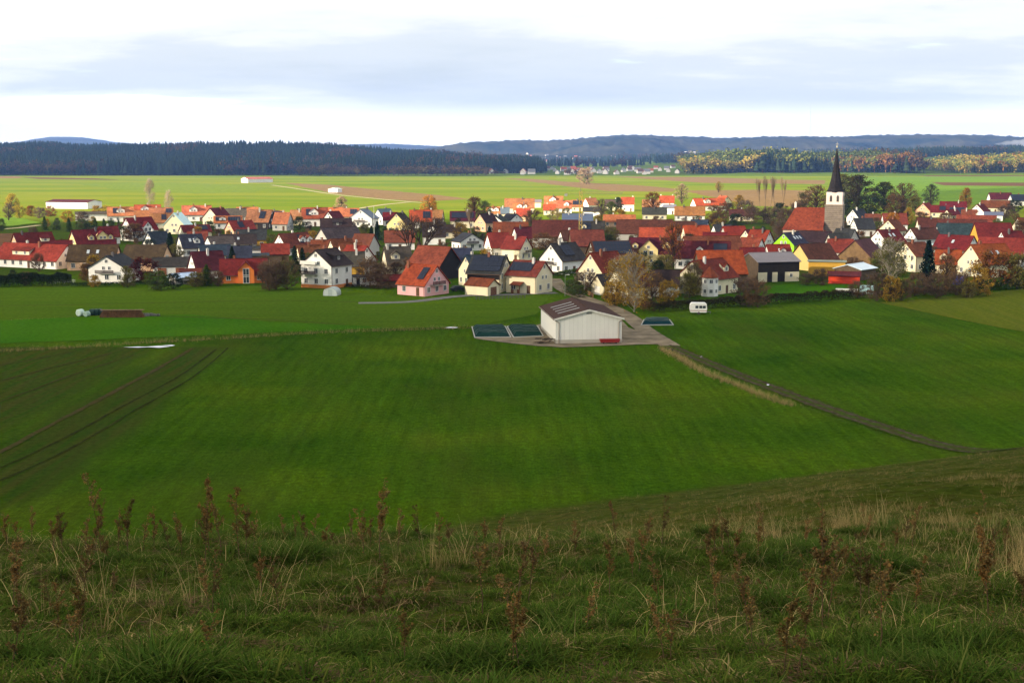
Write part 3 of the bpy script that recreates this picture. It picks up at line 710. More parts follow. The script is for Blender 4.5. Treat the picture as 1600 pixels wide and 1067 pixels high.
def settle():
    for it in range(60):
        cnt = 0
        for i, h in enumerate(HS):
            for k in HS[i + 1:]:
                if (h['C'] - k['C']).length > (h['L'] + k['L'] + h['Wd'] + k['Wd']) / 2: continue
                o = overlap(h, k)
                if o > 0:
                    cnt += 1; n_, f_ = (h, k) if h['C'].y < k['C'].y else (k, h)
                    if n_['dh'] < 1.6: n_['dh'] += .12
                    elif n_['Wd'] > 6.2: n_['W'] = n_['W'] * .985
                    if f_['dh'] > -1.0 and f_['He'] + f_['dh'] > 2.2: f_['dh'] -= .12
                    elif f_['Wd'] > 6.2: f_['W'] = f_['W'] * .985
                    place(n_); place(f_)
        if cnt == 0: break
    # what still touches is pushed back along its own line of sight
    for it in range(40):
        cnt = 0
        for i, h in enumerate(HS):
            for k in HS[i + 1:]:
                o = overlap(h, k)
                if o > 0:
                    cnt += 1; n_, f_ = (h, k) if h['C'].y < k['C'].y else (k, h)
                    v = Vector((f_['C'].x, f_['C'].y, 0)).normalized(); f_['C'] = f_['C'] + v * (o * .5 + .1)
                    v = Vector((n_['C'].x, n_['C'].y, 0)).normalized(); n_['C'] = n_['C'] - v * (o * .3 + .05)
        if cnt == 0: break
    return cnt
LEFT_OVERLAPS = settle()

# shared window and door meshes (front looks along -y)
def window_meshes(w_, h_):
    f = MB(); t = .09
    f.box((-w_ / 2 - t, -.07, -t), (-w_ / 2, 0.02, h_ + t)); f.box((w_ / 2, -.07, -t), (w_ / 2 + t, 0.02, h_ + t))
    f.box((-w_ / 2, -.07, h_), (w_ / 2, 0.02, h_ + t)); f.box((-w_ / 2, -.07, -t), (w_ / 2, 0.02, 0)); f.box((-.035, -.06, 0), (.035, 0.02, h_))
    p = MB(); p.box((-w_ / 2, -.03, 0), (w_ / 2, .01, h_)); s_ = MB(); s_.box((-w_ / 2 - .15, -.16, -.16), (w_ / 2 + .15, 0.02, -.10))
    return f.mesh('window', 'white_paint'), p.mesh('pane', 'glass'), s_.mesh('sill', 'plain')
WIN = {'n': window_meshes(1.05, 1.25), 's': window_meshes(.75, .85), 'w': window_meshes(1.9, 1.3), 'd': window_meshes(1.5, 2.1)}
mb = MB(); mb.box((-.5, -.06, 0), (.5, .02, 2.05)); mb.box((-.42, -.08, 1.2), (.42, -.06, 1.85)); DOOR = mb.mesh('door', 'boards')
mb = MB()
for i in range(4): mb.box((-1.25, -.06, i * .53), (1.25, .02, i * .53 + .5))
GDOOR = mb.mesh('garage_door', 'plain')
def add_window(root, kind, loc, rz=0.0, sill=True):
    f, p, s_ = WIN[kind]
    o = link('window', f, root, None, loc, rz); link('pane', p, o)
    if sill and kind in 'nw': link('sill', s_, o, (.5, .48, .45))
    return o
def slab(mb, pts, th):                            # roof slab: quad outline + thickness downwards along its normal
    P = [Vector(p) for p in pts]; nrm = (P[1] - P[0]).cross(P[2] - P[0]).normalized()
    if nrm.z < 0: nrm = -nrm
    mb.prism([tuple(p) for p in P], tuple(-nrm * th)) if (P[1] - P[0]).cross(P[2] - P[0]).z < 0 else mb.prism([tuple(p) for p in P[::-1]], tuple(-nrm * th))
BOARDS = ('brownwood', 'darkwood', 'wood2')
def gable_roof(mb, L, W, He, Hr, ov=.45, og=.35, th=.18):
    k = (Hr - He) / (W / 2); up = .10
    for sg in (-1, 1):
        y1 = sg * (W / 2 + ov); z1 = He - ov * k + up
        slab(mb, [(-L / 2 - og, 0, Hr + up), (L / 2 + og, 0, Hr + up), (L / 2 + og, y1, z1), (-L / 2 - og, y1, z1)], th)
    mb.tube((-L / 2 - og, 0, Hr + up), (L / 2 + og, 0, Hr + up), .11, .11, 6)
def panel_array(root, x0, x1, h, v0=.12, v1=.82, colr=None):
    L, W, He, Hr = h['L'], h['Wd'], h['Hee'], h['Hr']; k = (Hr - He) / (W / 2)
    sl = math.hypot(W / 2, Hr - He); nx = max(1, int(abs(x1 - x0) / 1.05)); ny = max(1, int(sl * (v1 - v0) / 1.65))
    mb = MB(); ca = (W / 2) / sl; sa = (Hr - He) / sl
    for i in range(nx):
        for j in range(ny):
            a0 = x0 + (x1 - x0) * i / nx + .02; a1 = x0 + (x1 - x0) * (i + 1) / nx - .03
            t0 = sl * (v0 + (v1 - v0) * j / ny) + .02; t1 = sl * (v0 + (v1 - v0) * (j + 1) / ny) - .04
            pts = [(a, -W / 2 + t * ca - .17 * sa, He + t * sa + .17 * ca + .1) for a, t in ((a0, t0), (a1, t0), (a1, t1), (a0, t1))]
            mb.prism(pts, (0, -.05 * sa, .05 * ca))
    return mb.build('solar_panel', 'solar', root)
def build_house(h, idx):
    rng = random.Random(idx * 13 + 5)
    L, W, He, Hr = h['L'], h['Wd'], h['Hee'], h['Hr']; k = (Hr - He) / (W / 2)
    ft = h['feat']; rc = ROOF[h['roof']]; wc = WALL[h['wall']]; jit = lambda c, a=.17: tuple(min(.85, v * rng.uniform(1 - a, 1 + a)) for v in c)
    root = empty(h['kind'], h['C'], h['ang'])
    tag(root, h['label'], {'house': 'house', 'barn': 'barn', 'shed': 'shed', 'garage': 'garage', 'hall': 'hall', 'farmhouse': 'farmhouse'}[h['kind']], 'buildings of the village')
    gs = -1 if h['g'] >= 0 else 1                  # which gable looks at the camera
    wm = 'boards' if h['wall'] in BOARDS else 'plaster'; z0 = 0.0
    mb = MB()
    mb.prism([(-L / 2, -W / 2, z0), (-L / 2, -W / 2, He), (-L / 2, 0, Hr), (-L / 2, W / 2, He), (-L / 2, W / 2, z0)], (L, 0, 0))
    mb.build('wall', wm, root, wc)
    mb = MB(); gable_roof(mb, L, W, He, Hr, ov=.5 if h['kind'] != 'garage' else .25)
    roofm = 'sheet' if h['roof'] == 'bluesteel' else 'metal' if h['roof'] in ('bluesteel', 'greymetal', 'whiteroof', 'greyblue') else 'tiles'
    roof = mb.build('roof', roofm, root, jit(rc))
    if h['kind'] in ('house', 'farmhouse'):
        mb = MB()                                  # gutter along the front eave and a downpipe
        gy_ = -W / 2 - .52; gz = He - .5 * k + .02
        mb.tube((-L / 2 - .3, gy_ - .05, gz - .05), (L / 2 + .3, gy_ - .05, gz - .05), .07, .07, 5)
        mb.tube((gs * (L / 2 - .2), -W / 2 - .08, gz - .1), (gs * (L / 2 - .2), -W / 2 - .08, .1), .05, .05, 5)
        mb.build('gutter', 'metal', root, (.16, .10, .07))
    if 'p' in ft:
        mb = MB(); mb.box((-L / 2 - .05, -W / 2 - .05, 0), (L / 2 + .05, W / 2 + .05, .95)); mb.build('plinth', 'plaster', root, (.62, .22, .06))
    chim = [f for f in ft if f[0] == 'c']
    if not chim and h['kind'] in ('house', 'farmhouse') and 'n' not in ft: chim = ['c%.2f' % rng.choice((.3, .5, .7))]
    def rz_at(x_unused, y): return Hr - abs(y) * k
    for f in chim:
        x = (float(f[1:]) - .5) * L; y = rng.choice((-.5, -.9, .6)); zb = rz_at(0, y) - .2; zt = Hr + .75
        mb = MB(); mb.box((x - .3, y - .3, zb), (x + .3, y + .3, zt)); mb.box((x - .37, y - .37, zt), (x + .37, y + .37, zt + .1)); mb.box((x - .16, y - .16, zt + .1), (x + .16, y + .16, zt + .3))
        mb.build('chimney', 'plaster', roof, rng.choice([(.5, .47, .42), (.24, .10, .06), (.62, .6, .56), (.12, .11, .11)]))
    crossx = []
    for f in ft:
        c0 = f[0]
        if c0 == 'S': panel_array(roof, -L / 2 + .3, L / 2 - .3, h, .06, .95)
        elif c0 == 's':
            a, b_ = f[1:].split('-'); panel_array(roof, (float(a) - .5) * L, (float(b_) - .5) * L, h, .22, .84)
        elif c0 == 'k':
            nk = int(f[1:])
            for i in range(nk):
                x = (-.1 + .22 * i) * L * .9 * (1 if nk > 1 else 0); ym = -W * .24; t = .55
                mb = MB(); mb.prism([(x - .4, ym - t, rz_at(0, ym - t) + .14), (x + .4, ym - t, rz_at(0, ym - t) + .14), (x + .4, ym + t, rz_at(0, ym + t) + .14), (x - .4, ym + t, rz_at(0, ym + t) + .14)], (0, -.02, .08))
                mb.build('skylight', 'metal', roof, (.45, .5, .55))
        elif c0 == 'd':
            u, wd = f[1:].split(':'); u = float(u); wd = min(float(wd), L * .6); x = (u - .5) * L
            yf = -W * .36; zb = rz_at(0, yf) - .1; hw = 1.35 if wd < 3.2 else 1.6; zt = zb + hw; pk = zt + wd * .42
            pk = min(pk, Hr - .1); yb = -(Hr - pk) / k
            ybe = -(Hr - zt) / k
            mb = MB(); mb.prism([(x - wd / 2, yf, zb), (x + wd / 2, yf, zb), (x + wd / 2, yf, zt), (x, yf, pk), (x - wd / 2, yf, zt)], (0, max(.4, -yf * .55), 0))
            dm = mb.build('dormer', wm, root, wc)
            mb = MB(); o_ = .22
            for sg in (-1, 1):
                xe = x + sg * (wd / 2 + o_); ze = zt - o_ * (pk - zt) / (wd / 2)
                slab(mb, [(x, yf - .25, pk + .1), (x, yb, pk + .1), (xe, min(yf + .3, max(yf + .1, -(Hr - ze) / k)), ze + .1), (xe, yf - .25, ze + .1)], .12)
            mb.build('dormer_roof', roofm, dm, rc)
            if wd > 3.2:
                add_window(dm, 's', (x - .65, yf, zb + .45)); add_window(dm, 's', (x + .65, yf, zb + .45))
            else: add_window(dm, 's', (x, yf, zb + .4))
        elif c0 == 'h':
            u, wd = f[1:].split(':'); wd = min(float(wd), L * .75); x = (float(u) - .5) * L
            yf = -W * .38; zb = rz_at(0, yf) - .1; zt = zb + 1.45; yb = -.12 * W; zr = rz_at(0, yb) + .05
            mb = MB(); mb.prism([(x - wd / 2, yf, zb), (x - wd / 2, yf, zt), (x - wd / 2, yb, zr), (x - wd / 2, yb, zb)], (wd, 0, 0)); dm = mb.build('dormer', wm, root, (.74, .68, .5) if h['roof'] != 'darkbrown' else (.06, .05, .05))
            mb = MB(); slab(mb, [(x - wd / 2 - .3, yf - .35, zt + .0), (x + wd / 2 + .3, yf - .35, zt + .0), (x + wd / 2 + .3, yb + .3, zr + .22), (x - wd / 2 - .3, yb + .3, zr + .22)], .14)
            mb.build('dormer_roof', roofm, dm, tuple(v * .85 for v in rc))
            for i in range(max(1, int(wd / 2.6))): add_window(dm, 's', (x - wd / 2 + wd * (i + .5) / max(1, int(wd / 2.6)), yf, zb + .4))
        elif c0 == 'x':
            u, wd = f[1:].split(':'); wd = float(wd); x = (float(u) - .5) * L; yf = -W / 2 - .7
            zt = He + 1.2; pk = min(zt + wd * .5, Hr - .15); yb = -(Hr - pk) / k
            mb = MB(); mb.prism([(x - wd / 2, yf, 0), (x + wd / 2, yf, 0), (x + wd / 2, yf, zt), (x, yf, pk), (x - wd / 2, yf, zt)], (0, W * .5, 0))
            dm = mb.build('cross_gable', wm, root, wc); mb = MB(); o_ = .3
            for sg in (-1, 1):
                xe = x + sg * (wd / 2 + o_); ze = zt - o_ * (pk - zt) / (wd / 2)
                slab(mb, [(x, yf - .35, pk + .1), (x, yb + .2, pk + .1), (xe, -(Hr - ze) / k, ze + .1), (xe, yf - .35, ze + .1)], .14)
            mb.build('cross_roof', roofm, dm, rc)
            if h['wall'] == 'orangewall': add_window(dm, 'd', (x, yf, 1.9), sill=False); add_window(dm, 'd', (x, yf, .1), sill=False)
            else:
                for q in (-.9, .9): add_window(dm, 'n', (x + q, yf, He - .6)); add_window(dm, 's', (x + q, yf, 1.0))
                add_window(dm, 's', (x, yf, zt + .2))
            crossx.append((x - wd / 2 - .8, x + wd / 2 + .8))
    # openings
    gx_ = gs * L / 2; grz = -math.pi / 2 if gs < 0 else math.pi / 2
    gl = lambda y, z: (gx_, y, z)
    plain_side = 'n' in ft
    if not plain_side and h['kind'] != 'garage':
        rows = max(1, int((He + .4) / 2.6)); nf = max(1, int(L / 3.2))
        if 'w' not in ft and 'D' not in ft:
            for r_ in range(rows):
                zz_ = .95 + 2.65 * r_ + (.35 if 'p' in ft else 0)
                if zz_ + 1.5 > He: continue
                for i in range(nf):
                    x = -L / 2 + L * (i + .5) / nf
                    if any(a < x < b_ for a, b_ in crossx): continue
                    if 'q' in ft and r_ == rows - 1: continue
                    if r_ == 0 and i == nf // 2 and not crossx:
                        d_ = link('door', DOOR, root, (.16, .09, .05), (x, -W / 2, .05)); continue
                    add_window(root, 'n', (x, -W / 2, zz_))
        if abs(h['g']) > 5:
            if 'w' in ft:
                for y in (-.6, .6): add_window(root, 's', gl(y, He + .6), grz)
            else:
                ng = max(2, int(W / 3.0))
                for r_ in range(rows):
                    zz_ = .95 + 2.65 * r_ + (.35 if 'p' in ft else 0)
                    for i in range(ng):
                        y = -W / 2 + W * (i + .5) / ng
                        if zz_ + 1.45 > Hr - abs(y) * k: continue
                        add_window(root, 'n', gl(y, zz_), grz)
                za = .95 + 2.65 * rows
                for y in ((-.85, .85) if Hr - He > 2.7 else (0,)):
                    if za + 1.1 < Hr - (abs(y) + .5) * k: add_window(root, 's', gl(y, za), grz)
                if Hr - za > 3.6: add_window(root, 's', gl(0, Hr - 1.75), grz)
    if 'b' in ft:                                  # balcony on the gable facing us
        zb = 2.55 if He < 5 else 3.6; wb = W * .5; mb = MB(); yo = W * (.02 if He < 5 else .20) * (1 if gs < 0 else -1)
        xs_ = sorted((gx_, gx_ + gs * 1.1)); mb.box((xs_[0], yo - wb / 2, zb), (xs_[1], yo + wb / 2, zb + .14)); bal = mb.build('balcony', 'plain', root, (.35, .33, .3))
        xo = sorted((gx_ + gs * 1.02, gx_ + gs * 1.08)); mb = MB()
        for z in (.30, .58, .86): mb.box((xo[0], yo - wb / 2, zb + z - .1), (xo[1], yo + wb / 2, zb + z + .1))
        for y in (-wb / 2, 0, wb / 2): mb.box((xo[0] - .02, yo + y - .04, zb + .14), (xo[1] + .02, yo + y + .04, zb + 1.0))
        mb.build('railing', 'boards', bal, (.06, .035, .025))
        if He > 5:
            mb = MB(); mb.box((xs_[0], yo - wb / 2, zb + 2.65), (xs_[1], yo + wb / 2, zb + 2.79)); mb.box((xo[0], yo - wb / 2, zb + 2.79), (xo[1], yo + wb / 2, zb + 3.6)); mb.build('balcony', 'plaster', root, (.7, .68, .63))
    if 'q' in ft:                                  # dark boards along the top of the front wall
        mb = MB(); zlo = He - (1.7 if h['kind'] == 'farmhouse' else 2.9)
        mb.box((-L / 2 + .05, -W / 2 - .08, zlo), (L / 2 - .05, -W / 2 + .02, He - .02)); mb.build('boarding', 'boards', root, WALL['darkwood'])
    if 'D' in ft:
        mb = MB(); mb.box((-L / 2 + .05, -W / 2 - .06, 0), (L / 2 - .05, -W / 2 + .02, He - 2.95)); mb.build('lower_wall', 'plaster', root, WALL['cream'])
        for x, ww in ((-L * .22, 1.5), (L * .06, 2.2)):
            mb = MB(); mb.box((x - ww / 2, -W / 2 - .12, 0), (x + ww / 2, -W / 2, He - 2.6)); mb.build('barn_door', 'boards', root, WALL['darkwood'])
        add_window(root, 's', (L * .3, -W / 2 - .06, 1.3))
    if any(f[0] == 'G' for f in ft):
        if h['g'] < 0 and 'G2' not in ft or h['g'] > 0: link('garage_door', GDOOR, root, (.16, .07, .04) if h['g'] < 0 else (.75, .73, .7), gl(0, 0), grz)
        elif 'G2' in ft:
            link('door', DOOR, root, (.03, .03, .03), (0, -W / 2, 0)); add_window(root, 'n', (-L * .3, -W / 2, .9)); add_window(root, 'n', (L * .28, -W / 2, .9))
        else:
            nG = max(1, int(L / 5))
            for i in range(nG): link('garage_door', GDOOR, root, (.30, .10, .04), (-L / 2 + L * (i + .5) / nG, -W / 2, 0))
    if 'o' in ft:                                  # wooden porch
        mb = MB(); x = -L * .08
        for a in (-1.2, 1.2): mb.box((x + a - .07, -W / 2 - 1.7, 0), (x + a + .07, -W / 2 - 1.56, 2.3))
        mb.box((x - 1.2, -W / 2 - 1.66, 0), (x - .5, -W / 2 - 1.6, 1.1)); mb.box((x + .5, -W / 2 - 1.66, 0), (x + 1.2, -W / 2 - 1.6, 1.1))
        pr = mb.build('porch', 'boards', root, (.20, .085, .04)); mb = MB()
        slab(mb, [(x - 1.6, -W / 2 - 2.0, 2.25), (x + 1.6, -W / 2 - 2.0, 2.25), (x + 1.6, -W / 2 - .02, 2.95), (x - 1.6, -W / 2 - .02, 2.95)], .12); mb.build('porch_roof', 'tiles', pr, ROOF['rust'])
    if 't' in ft:                                  # corner turret of the villa
        cx, cy = gx_ - gs * .3, -W / 2 - .2; r_ = 2.1; mb = MB(); zt = He + .6
        pts = [(cx + r_ * math.cos(2 * math.pi * (i + .5) / 8), cy + r_ * math.sin(2 * math.pi * (i + .5) / 8), 0) for i in range(8)]
        mb.prism(pts, (0, 0, zt)); tu = mb.build('turret', 'plaster', root, WALL['white']); mb = MB()
        mb.tube((cx, cy, zt - .1), (cx, cy, zt + 2.7), r_ + .45, .05, 8); mb.build('turret_roof', 'tiles', tu, ROOF['rust'])
        for i in (5, 6, 4):
            a = 2 * math.pi * i / 8; rr = r_ * math.cos(math.pi / 8)
            for z in (.9, 3.3): add_window(tu, 's', (cx + rr * math.cos(a), cy + rr * math.sin(a), z), a + math.pi / 2)
    return root
for i, h in enumerate(HS): build_house(h, i)

# ------------------------------------------------------------------ church
def church():
    Ht = 20.0                                      # eaves of the white belfry
    P = atz(1308.5, 300.5, Ht); s = F / depth(P); tw = 24.8 / s
    root = empty('church', Vector((P.x, P.y + tw / 2, 0)), -math.atan((1308.5 - 800) / F) - R(6)); tag(root, 'village church with red nave roof and tall dark pointed spire', 'church')
    h2 = tw / 2; zs = Ht - 20.5 / s; sw = h2 * 1.12
    mb = MB(); mb.box((-sw, -sw, 0), (sw, sw, zs)); twr = mb.build('tower', 'stone', root, (.25, .205, .165))
    mb = MB(); mb.box((-sw - .12, -sw - .12, zs * .58), (sw + .12, sw + .12, zs * .58 + .25)); mb.box((-sw - .15, -sw - .15, zs), (sw + .15, sw + .15, zs + .3)); mb.build('cornice', 'stone', twr, (.34, .28, .21))
    mb = MB(); mb.box((-h2, -h2, zs + .3), (h2, h2, Ht)); bel = mb.build('belfry', 'plaster', root, (.78, .66, .60))
    me_l = MB()
    pts = [(-.45, -.06, 0), (.45, -.06, 0), (.45, -.06, 1.9), (.25, -.06, 2.35), (0, -.06, 2.6), (-.25, -.06, 2.35), (-.45, -.06, 1.9)]
    me_l.prism(pts, (0, .1, 0)); lm_ = me_l.mesh('louvre', 'dark_frame')
    for x in (-h2 * .42, h2 * .42):
        link('louvre', lm_, bel, None, (x, -h2, zs + 1.4)); link('louvre', lm_, bel, None, (-h2, x, zs + 1.4), -math.pi / 2); link('louvre', lm_, bel, None, (h2, x, zs + 1.4), math.pi / 2)
    tip = Ht + 68.0 / s * 1.0                       # slender spire, slightly flared at its foot
    mb = MB(); rr = [(h2 * 1.10, Ht - .1), (h2 * .84, Ht + 1.4), (h2 * .60, Ht + 4.6), (h2 * .34, Ht + (tip - Ht) * .55), (.10, tip)]
    for (r0, z0), (r1, z1) in zip(rr[:-1], rr[1:]): mb.tube((0, 0, z0), (0, 0, z1), r0 * 1.05, r1 * 1.05, 8, cap=False)
    sp = mb.build('spire', 'tiles', root, (.030, .026, .028))
    mb = MB(); mb.tube((0, 0, tip - .3), (0, 0, tip + 2.4), .07, .05, 6); mb.box((-.55, -.05, tip + 1.5), (.55, .05, tip + 1.62)); mb.tube((0, 0, tip + .3), (0, 0, tip + .9), .32, .32, 8); mb.build('cross', 'metal', sp, (.55, .5, .35))
    # nave to the left, hipped at its far left end
    Pr = 7.6 / 6.0
    Ln = 62 / s; Wn = 16.0; Hen = 5.6; Hrn = Ht - (325 - 300.5) / s * 1.02; x1 = -sw - .02; x0 = x1 - Ln
    mb = MB(); mb.box((x0, -Wn / 2 + 1.5, 0), (x1, Wn / 2 + 1.5, Hen)); nv = mb.build('nave', 'plaster', root, (.50, .42, .33))
    mb = MB(); o_ = .5; hip = 14 / s; yc = 1.5; k = (Hrn - Hen) / (Wn / 2); ze = Hen - o_ * k + .1; ya, yb = yc - Wn / 2 - o_, yc + Wn / 2 + o_
    A = (x0 - o_, ya, ze); B = (x1, ya, ze); C = (x1, yb, ze); D = (x0 - o_, yb, ze); E = (x0 + hip, yc, Hrn); G = (x1, yc, Hrn)
    slab(mb, [A, B, G, E], .2); slab(mb, [C, D, E, G], .2); k0 = len(mb.v); mb.v += [A, E, D]; mb.f.append((k0, k0 + 1, k0 + 2)); mb.mi.append(0)
    nr = mb.build('nave_roof', 'tiles', root, (.25, .052, .025))
    mb = MB(); mb.box((x0 + hip - .4, yc - .4, Hrn - .2), (x0 + hip + .4, yc + .4, Hrn + 1.5)); mb.prism([(x0 + hip - .55, yc - .5, Hrn + 1.5), (x0 + hip + .55, yc - .5, Hrn + 1.5), (x0 + hip, yc - .5, Hrn + 2.4)], (0, 1.0, 0)); mb.build('bell_turret', 'plaster', nr, (.75, .72, .66))
    for i in range(4): link('louvre', lm_, nv, None, (x0 + Ln * (i + .5) / 4, yc - Wn / 2, 1.7))
    mb = MB(); mb.prism([(x1 - 1.5, -Wn / 2 + 1.4, 0), (x1 + 2.5, -Wn / 2 + 1.4, 0), (x1 + 2.5, -Wn / 2 + 1.4, 3.6), (x1 + .5, -Wn / 2 + 1.4, 5.4), (x1 - 1.5, -Wn / 2 + 1.4, 3.6)], (0, -2.4, 0)); mb.build('vestry', 'plaster', root, (.56, .47, .37))
    mb = MB(); yv = -Wn / 2 - 1.2
    for sg in (-1, 1): slab(mb, [(x1 + .5, yv, 5.55), (x1 + .5, yv + 2.6, 5.55), (x1 + .5 + sg * 2.3, yv + 2.6, 3.42), (x1 + .5 + sg * 2.3, yv, 3.42)], .14)
    mb.build('vestry_roof', 'tiles', root, ROOF['rust'])
church()

# ------------------------------------------------------------------ the white hall in front of the village
def white_hall():
    He, Hr, W, L = 4.7, 6.3, 12.4, 20.0; P = atz(920.5, 484, Hr); ang = R(-80) - math.atan(120 / F)
    d = Vector((math.cos(ang), math.sin(ang), 0)); C = Vector((P.x, P.y, 0)) - d * (L / 2)
    root = empty('white_hall', C, ang); tag(root, 'cream white sheet metal hall with brown roof on gravel yard', 'hall')
    k = (Hr - He) / (W / 2); wc = (.82, .80, .73)
    mb = MB(); mb.prism([(-L / 2, -W / 2, 0), (-L / 2, -W / 2, He), (-L / 2, 0, Hr), (-L / 2, W / 2, He), (-L / 2, W / 2, 0)], (L, 0, 0)); mb.build('wall', 'plaster', root, (.42, .40, .36))
    np_ = 15
    for i in range(np_):                           # upright cladding panels on the gable towards us (+x) and on the left side (-y)
        y0 = -W / 2 + W * i / np_ + .012; y1 = -W / 2 + W * (i + 1) / np_ - .012; zt = lambda y: Hr - abs(y) * k - .02
        pts = [(L / 2 + .005, y0, .75), (L / 2 + .005, y1, .75), (L / 2 + .005, y1, zt(y1))] + ([(L / 2 + .005, 0, zt(0))] if y0 < 0 < y1 else []) + [(L / 2 + .005, y0, zt(y0))]
        mb = MB(); mb.prism(pts, (.05, 0, 0)); mb.build('panel', 'clean', root, tuple(v * random.Random(i).uniform(.95, 1.03) for v in wc))
    mb = MB(); mb.box((0, -.05, .75), (.96, 0, He - .02)); pm = mb.mesh('panel', 'clean')
    for i in range(20):
        link('panel', pm, root, wc, (-L / 2 + i + .02, -W / 2 - .005, 0))
    mb = MB(); mb.box((-L / 2 - .04, -W / 2 - .07, 0), (L / 2 + .09, W / 2 + .07, .72)); mb.build('plinth', 'plaster', root, (.50, .46, .38))
    mb = MB(); gable_roof(mb, L, W, He, Hr, .35, .3, .16); rf = mb.build('roof', 'matte', root, (.072, .042, .034))
    for i in range(4):
        x = L / 2 - 4.5 - i * 3.1; mb = MB(); y0, y1 = -W / 2 + 1.0, -1.1; zt = lambda y: Hr - abs(y) * k + .13
        mb.prism([(x - .24, y0, zt(y0)), (x + .24, y0, zt(y0)), (x + .24, y1, zt(y1)), (x - .24, y1, zt(y1))], (0, 0, .06)); mb.build('skylight', 'metal', rf, (.33, .33, .32))
    mb = MB(); xg = L / 2 + .36
    for sg in (-1, 1): mb.prism([(xg, 0, Hr + .12), (xg, 0, Hr - .22), (xg, sg * (W / 2 + .4), He - .4 * k - .22), (xg, sg * (W / 2 + .4), He - .4 * k + .12)], (.05, 0, 0))
    mb.build('bargeboard', 'plain', root, (.74, .71, .64))
    for sg in (-1, 1):
        mb = MB(); x, y = L / 2 + .14, sg * (W / 2 - .55); mb.tube((x, y, .1), (x, y, He - .75), .065, .065, 6); mb.tube((x, y, He - .75), (x, sg * (W / 2 + .36), He - .25), .065, .065, 6); mb.build('downpipe', 'metal', root, (.25, .19, .14))
    mb = MB(); mb.tube((-L / 2 - .3, -W / 2 - .42, He - .2), (L / 2 + .3, -W / 2 - .42, He - .2), .09, .09, 6); mb.build('gutter', 'metal', root, (.2, .15, .12))
    mb = MB(); mb.box((L / 2 + .06, -.5, Hr - .75), (L / 2 + .1, .5, Hr - .58)); mb.build('vent', 'dark_frame', root)
    M = root.matrix_basis if False else Matrix.Translation(C) @ Matrix.Rotation(ang, 4, 'Z')
    return M, L, W
HM, HL, HW = white_hall()
# ------------------------------------------------------------------ trees
def skeleton(rng, levels, nch, spread, ratio, trunk, lean=.06, up=.25, r0=.022, rmin=.0024, droop=0.0):
    segs = []; tips = []
    def grow(p, d, ln, r, lv):
        n_ = 2 if lv < 3 else 1; q = p; dd = d
        for i in range(n_):
            dd = (dd + Vector((rng.uniform(-1, 1), rng.uniform(-1, 1), rng.uniform(-.5, .5))) * .16).normalized()
            e = q + dd * (ln / n_); ra = r * (1 - .22 * i / n_); rb = max(rmin, r * (1 - .22 * (i + 1) / n_)); segs.append((q, e, max(ra, rmin), rb, lv)); q = e
        if lv >= levels: tips.append((q, dd)); return
        k = nch[min(lv, len(nch) - 1)]; ph = rng.uniform(0, 6.28)
        for i in range(k):
            a = ph + 6.283 * i / k + rng.uniform(-.4, .4); sp = spread * rng.uniform(.6, 1.25)
            o1 = dd.orthogonal().normalized(); o2 = dd.cross(o1)
            nd = dd * math.cos(sp) + (o1 * math.cos(a) + o2 * math.sin(a)) * math.sin(sp)
            nd = (nd + Vector((0, 0, up - droop * lv))).normalized(); f = rng.uniform(.75, 1.1)
            st = q if i < k - 1 or lv > 2 else q
            grow(st, nd, ln * ratio * f, max(rmin, r * .66), lv + 1)
        if lv < 2 and lv > 0: grow(q, dd, ln * ratio, max(rmin, r * .72), lv + 1)
    grow(Vector((0, 0, 0)), Vector((rng.uniform(-lean, lean), rng.uniform(-lean, lean), 1)).normalized(), trunk, r0, 0)
    return segs, tips
def norm_h(segs, tips, pts):
    top = max(s[1].z for s in segs)
    if pts: top = max(top, max(p.z for p in pts))
    return 1.0 / top
def wood_mesh(name, segs, sc):
    mb = MB()
    for p, q, a, b_, lv in segs: mb.tube(p * sc, q * sc, a * sc, b_ * sc, 6 if lv == 0 else (4 if lv < 3 else 3), cap=False)
    return mb.mesh(name, 'bark')
def card_mesh(name, centres, size, rng, mat='leaf', asp=.75, shade=(.6, 1.25), warm=.15):
    """many little leaf faces, each with its own tilt and tone"""
    C = np.array(centres, float); n_ = len(C); r_ = np.random.RandomState(rng.randint(0, 99999))
    a = r_.normal(size=(n_, 3)); a /= np.linalg.norm(a, axis=1)[:, None] + 1e-9; b_ = np.cross(a, r_.normal(size=(n_, 3))); b_ /= np.linalg.norm(b_, axis=1)[:, None] + 1e-9
    s_ = size * r_.uniform(.55, 1.35, (n_, 1))
    V = np.stack([C - a * s_, C + b_ * s_ * asp, C + a * s_, C - b_ * s_ * asp], 1).reshape(-1, 3)
    t = r_.uniform(shade[0], shade[1], (n_, 1)); w_ = r_.uniform(-warm, warm, (n_, 1))
    cl = np.clip(np.concatenate([t * (1 + w_), t, t * (1 - w_ * .6)], 1), 0, 2); cl = np.repeat(cl, 4, 0)
    return np_mesh(name, V, np.arange(4 * n_).reshape(-1, 4), [mat], cl)
TREES = {}
def make_kind(key, seed, sk, nleaf, spread, size, along=.0):
    rng = random.Random(seed); segs, tips = skeleton(rng, **sk); cen = []
    for p, d in tips:
        for _ in range(nleaf): cen.append(p + Vector((rng.gauss(0, spread), rng.gauss(0, spread), rng.gauss(0, spread * .8))))
    if along:
        for p, q, a, b_, lv in segs:
            if lv >= 3 and rng.random() < along: cen.append(p.lerp(q, rng.random()) + Vector((rng.gauss(0, spread * .6),) * 3))
    sc = norm_h(segs, tips, cen); wm_ = wood_mesh('trunk', segs, sc)
    lm = card_mesh('crown', [tuple(c * sc) for c in cen], size * sc, rng) if cen else None
    TREES.setdefault(key, []).append((wm_, lm))
